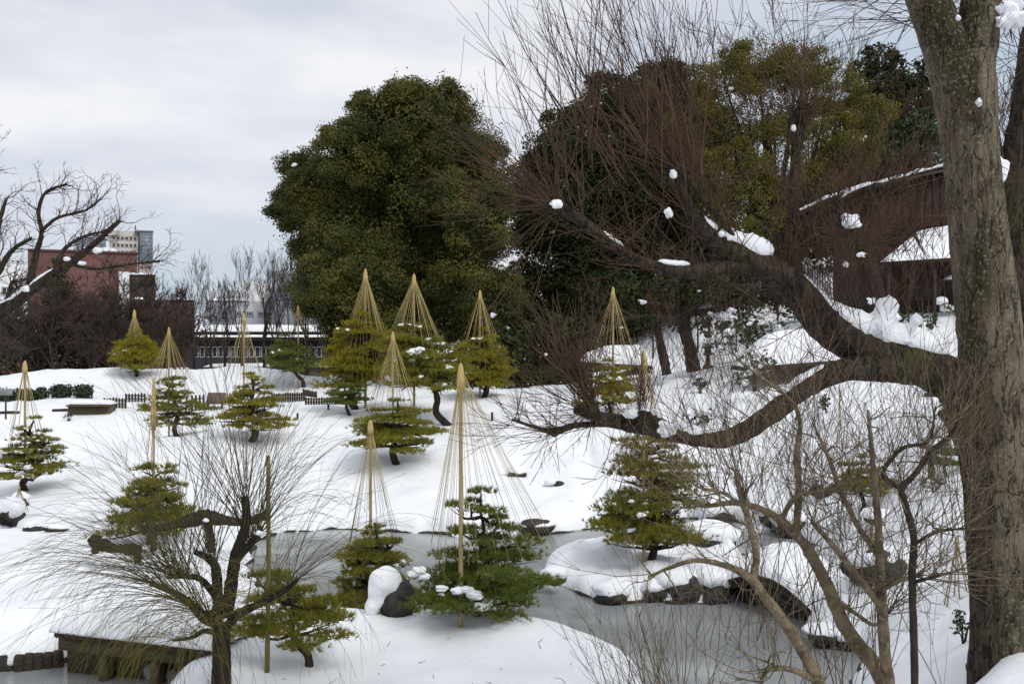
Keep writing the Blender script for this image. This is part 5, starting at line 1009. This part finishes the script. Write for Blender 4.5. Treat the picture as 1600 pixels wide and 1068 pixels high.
stems('leaning bare stem with a long arch toward the islet', [[(1300, 1120, 0, 16), (1272, 1050, 0, 15), (1235, 985, 0, 14), (1190, 925, 0, 12), (1175, 905, 0, 11), (1140, 885, 0, 8), (1090, 875, 0, 6), (1050, 885, 0, 5), (1015, 900, 0, 3)], [(1175, 908, 0, 10), (1182, 870, .05, 9), (1172, 820, .05, 8), (1158, 775, .05, 8), (1150, 738, .05, 9)], [(1275, 1062, 0, 9), (1235, 1045, -.1, 7), (1200, 1045, -.2, 6), (1190, 1068, -.2, 5)], [(1160, 790, .05, 5), (1130, 770, 0, 4), (1090, 760, 0, 3), (1075, 740, 0, 3)]], 1300, 9., tw_n=16)
stems('thick bare stem forking left, second from the left in the foreground', [[(1410, 1120, .3, 22), (1370, 1045, .3, 20), (1325, 985, .3, 18), (1295, 920, .3, 16), (1270, 870, .3, 14), (1240, 830, .3, 12), (1200, 800, .3, 9), (1150, 785, .3, 7), (1100, 790, .3, 5), (1070, 780, .3, 3)], [(1243, 835, .3, 9), (1248, 770, .4, 9), (1245, 710, .4, 8), (1250, 660, .4, 6), (1235, 625, .4, 5), (1190, 590, .4, 4), (1150, 560, .4, 3)], [(1220, 812, .3, 7), (1245, 775, .2, 6), (1290, 765, .2, 5), (1330, 740, .2, 4)], [(1300, 930, .3, 6), (1340, 960, .2, 5), (1370, 975, .2, 4), (1400, 940, .2, 3)]], 1400, 9.6, tw_n=20)
stems('straight bare stem in the middle of the foreground stems', [[(1395, 1120, .2, 15), (1385, 1040, .2, 14), (1378, 960, .2, 13), (1375, 890, .2, 11), (1372, 820, .2, 9), (1368, 770, .2, 8), (1362, 700, .2, 6), (1356, 640, .2, 5)], [(1374, 870, .2, 7), (1340, 820, .3, 7), (1315, 770, .3, 6), (1295, 715, .3, 5), (1270, 660, .3, 4)], [(1378, 950, .2, 8), (1340, 900, .1, 8), (1300, 850, .1, 7), (1268, 815, .1, 6)], [(1378, 920, .2, 6), (1410, 905, .1, 5), (1430, 900, .1, 5)]], 1395, 9.3, tw_n=20)
stems('dark bare stem with crooked arm nearest to the big trunk', [[(1430, 1120, 0, 10), (1428, 1000, 0, 9), (1425, 900, 0, 9), (1428, 840, 0, 9), (1415, 790, 0, 8), (1410, 762, 0, 8), (1430, 740, 0, 7), (1455, 705, 0, 7), (1485, 680, 0, 6), (1500, 650, 0, 4)], [(1428, 850, 0, 5), (1465, 830, .05, 4), (1510, 825, .05, 3)], [(1425, 910, 0, 5), (1460, 900, -.1, 4), (1500, 890, -.1, 3)], [(1412, 765, 0, 7), (1380, 740, 0, 6), (1410, 700, 0, 5), (1450, 690, 0, 4), (1460, 650, 0, 3)]], 1430, 9., m=BARK, tw_n=18)
def spray(label, base, D, ax, n, L0, L1, r=.005, sp=.35, m=TWIGG, dz=.3):
    t = thing('bare_shrub', label, 'shrub', P(base[0], base[1], D)); b = MB()
    for _ in range(n): shoot(b, P(base[0] + rng.normal() * base[2], base[1] + rng.uniform(-10, 20), D + rng.uniform(-dz, dz)), nrm(nrm(ax) + rv() * sp), rng.uniform(L0, L1), r * rng.uniform(.6, 1.3), n=7, side=5, rmin=.002, wig=.06, sang=.6)
    b.build('twigs', m, t)
spray('fan of fine bare twigs rising over the ice at the bottom', (1050, 1110, 35), 9.5, dpx(-.12, -1), 34, .7, 1.7, .0055, .38); spray('fine bare twigs leaning left over the snowy point', (985, 1100, 20), 9.7, dpx(-.6, -1), 14, .6, 1.3, .0045, .25)
spray('upright thin wands between the thick foreground stems', (1330, 1110, 60), 9.8, dpx(-.05, -1), 30, 1.5, 3.4, .006, .26); spray('thin grey wands crossing in front of the great limb', (1320, 830, 90), 10.5, dpx(0, -1), 44, .8, 2.2, .005, .55); spray('pale thin twigs in front of the big trunk', (1470, 760, 60), 11.5, dpx(.35, -1), 50, .7, 1.9, .0045, .5); spray('thin wands along the left side of the thick stems', (1190, 1000, 50), 10, dpx(-.05, -1), 16, 1.2, 2.6, .005, .3)
spray('reddish tangle of twigs before the snowy slope under the great limb', (1250, 720, 90), 11.5, dpx(0, -1), 46, .8, 2.2, .0045, .6, m=TWIG); spray('brown twigs crossing the shelter roof left of the great limb', (1130, 600, 60), 12, dpx(.1, -1), 34, .7, 1.7, .0045, .6, m=TWIG)
spray('tangle of fine twigs around the low limb', (1180, 760, 90), 11., dpx(-.1, -1), 36, .6, 1.6, .0045, .65)
b = MB()
for _ in range(520):
    x, y = rng.uniform(-12, 12), rng.uniform(16, 44); z = gz(x, y)
    if z < .3: continue
    a = rng.uniform(0, 6.28); l = rng.uniform(.05, .22); d = np.array([math.cos(a), math.sin(a), rng.uniform(-.1, .5)]); p_ = np.array([x, y, z + .008]); b.tube([p_, p_ + d * l * .5 + rv() * .015, p_ + d * l], [.006, .005, .003], 3)
stuff(b.build('fallen_twigs', BARK))
print('objects', len(S.objects))
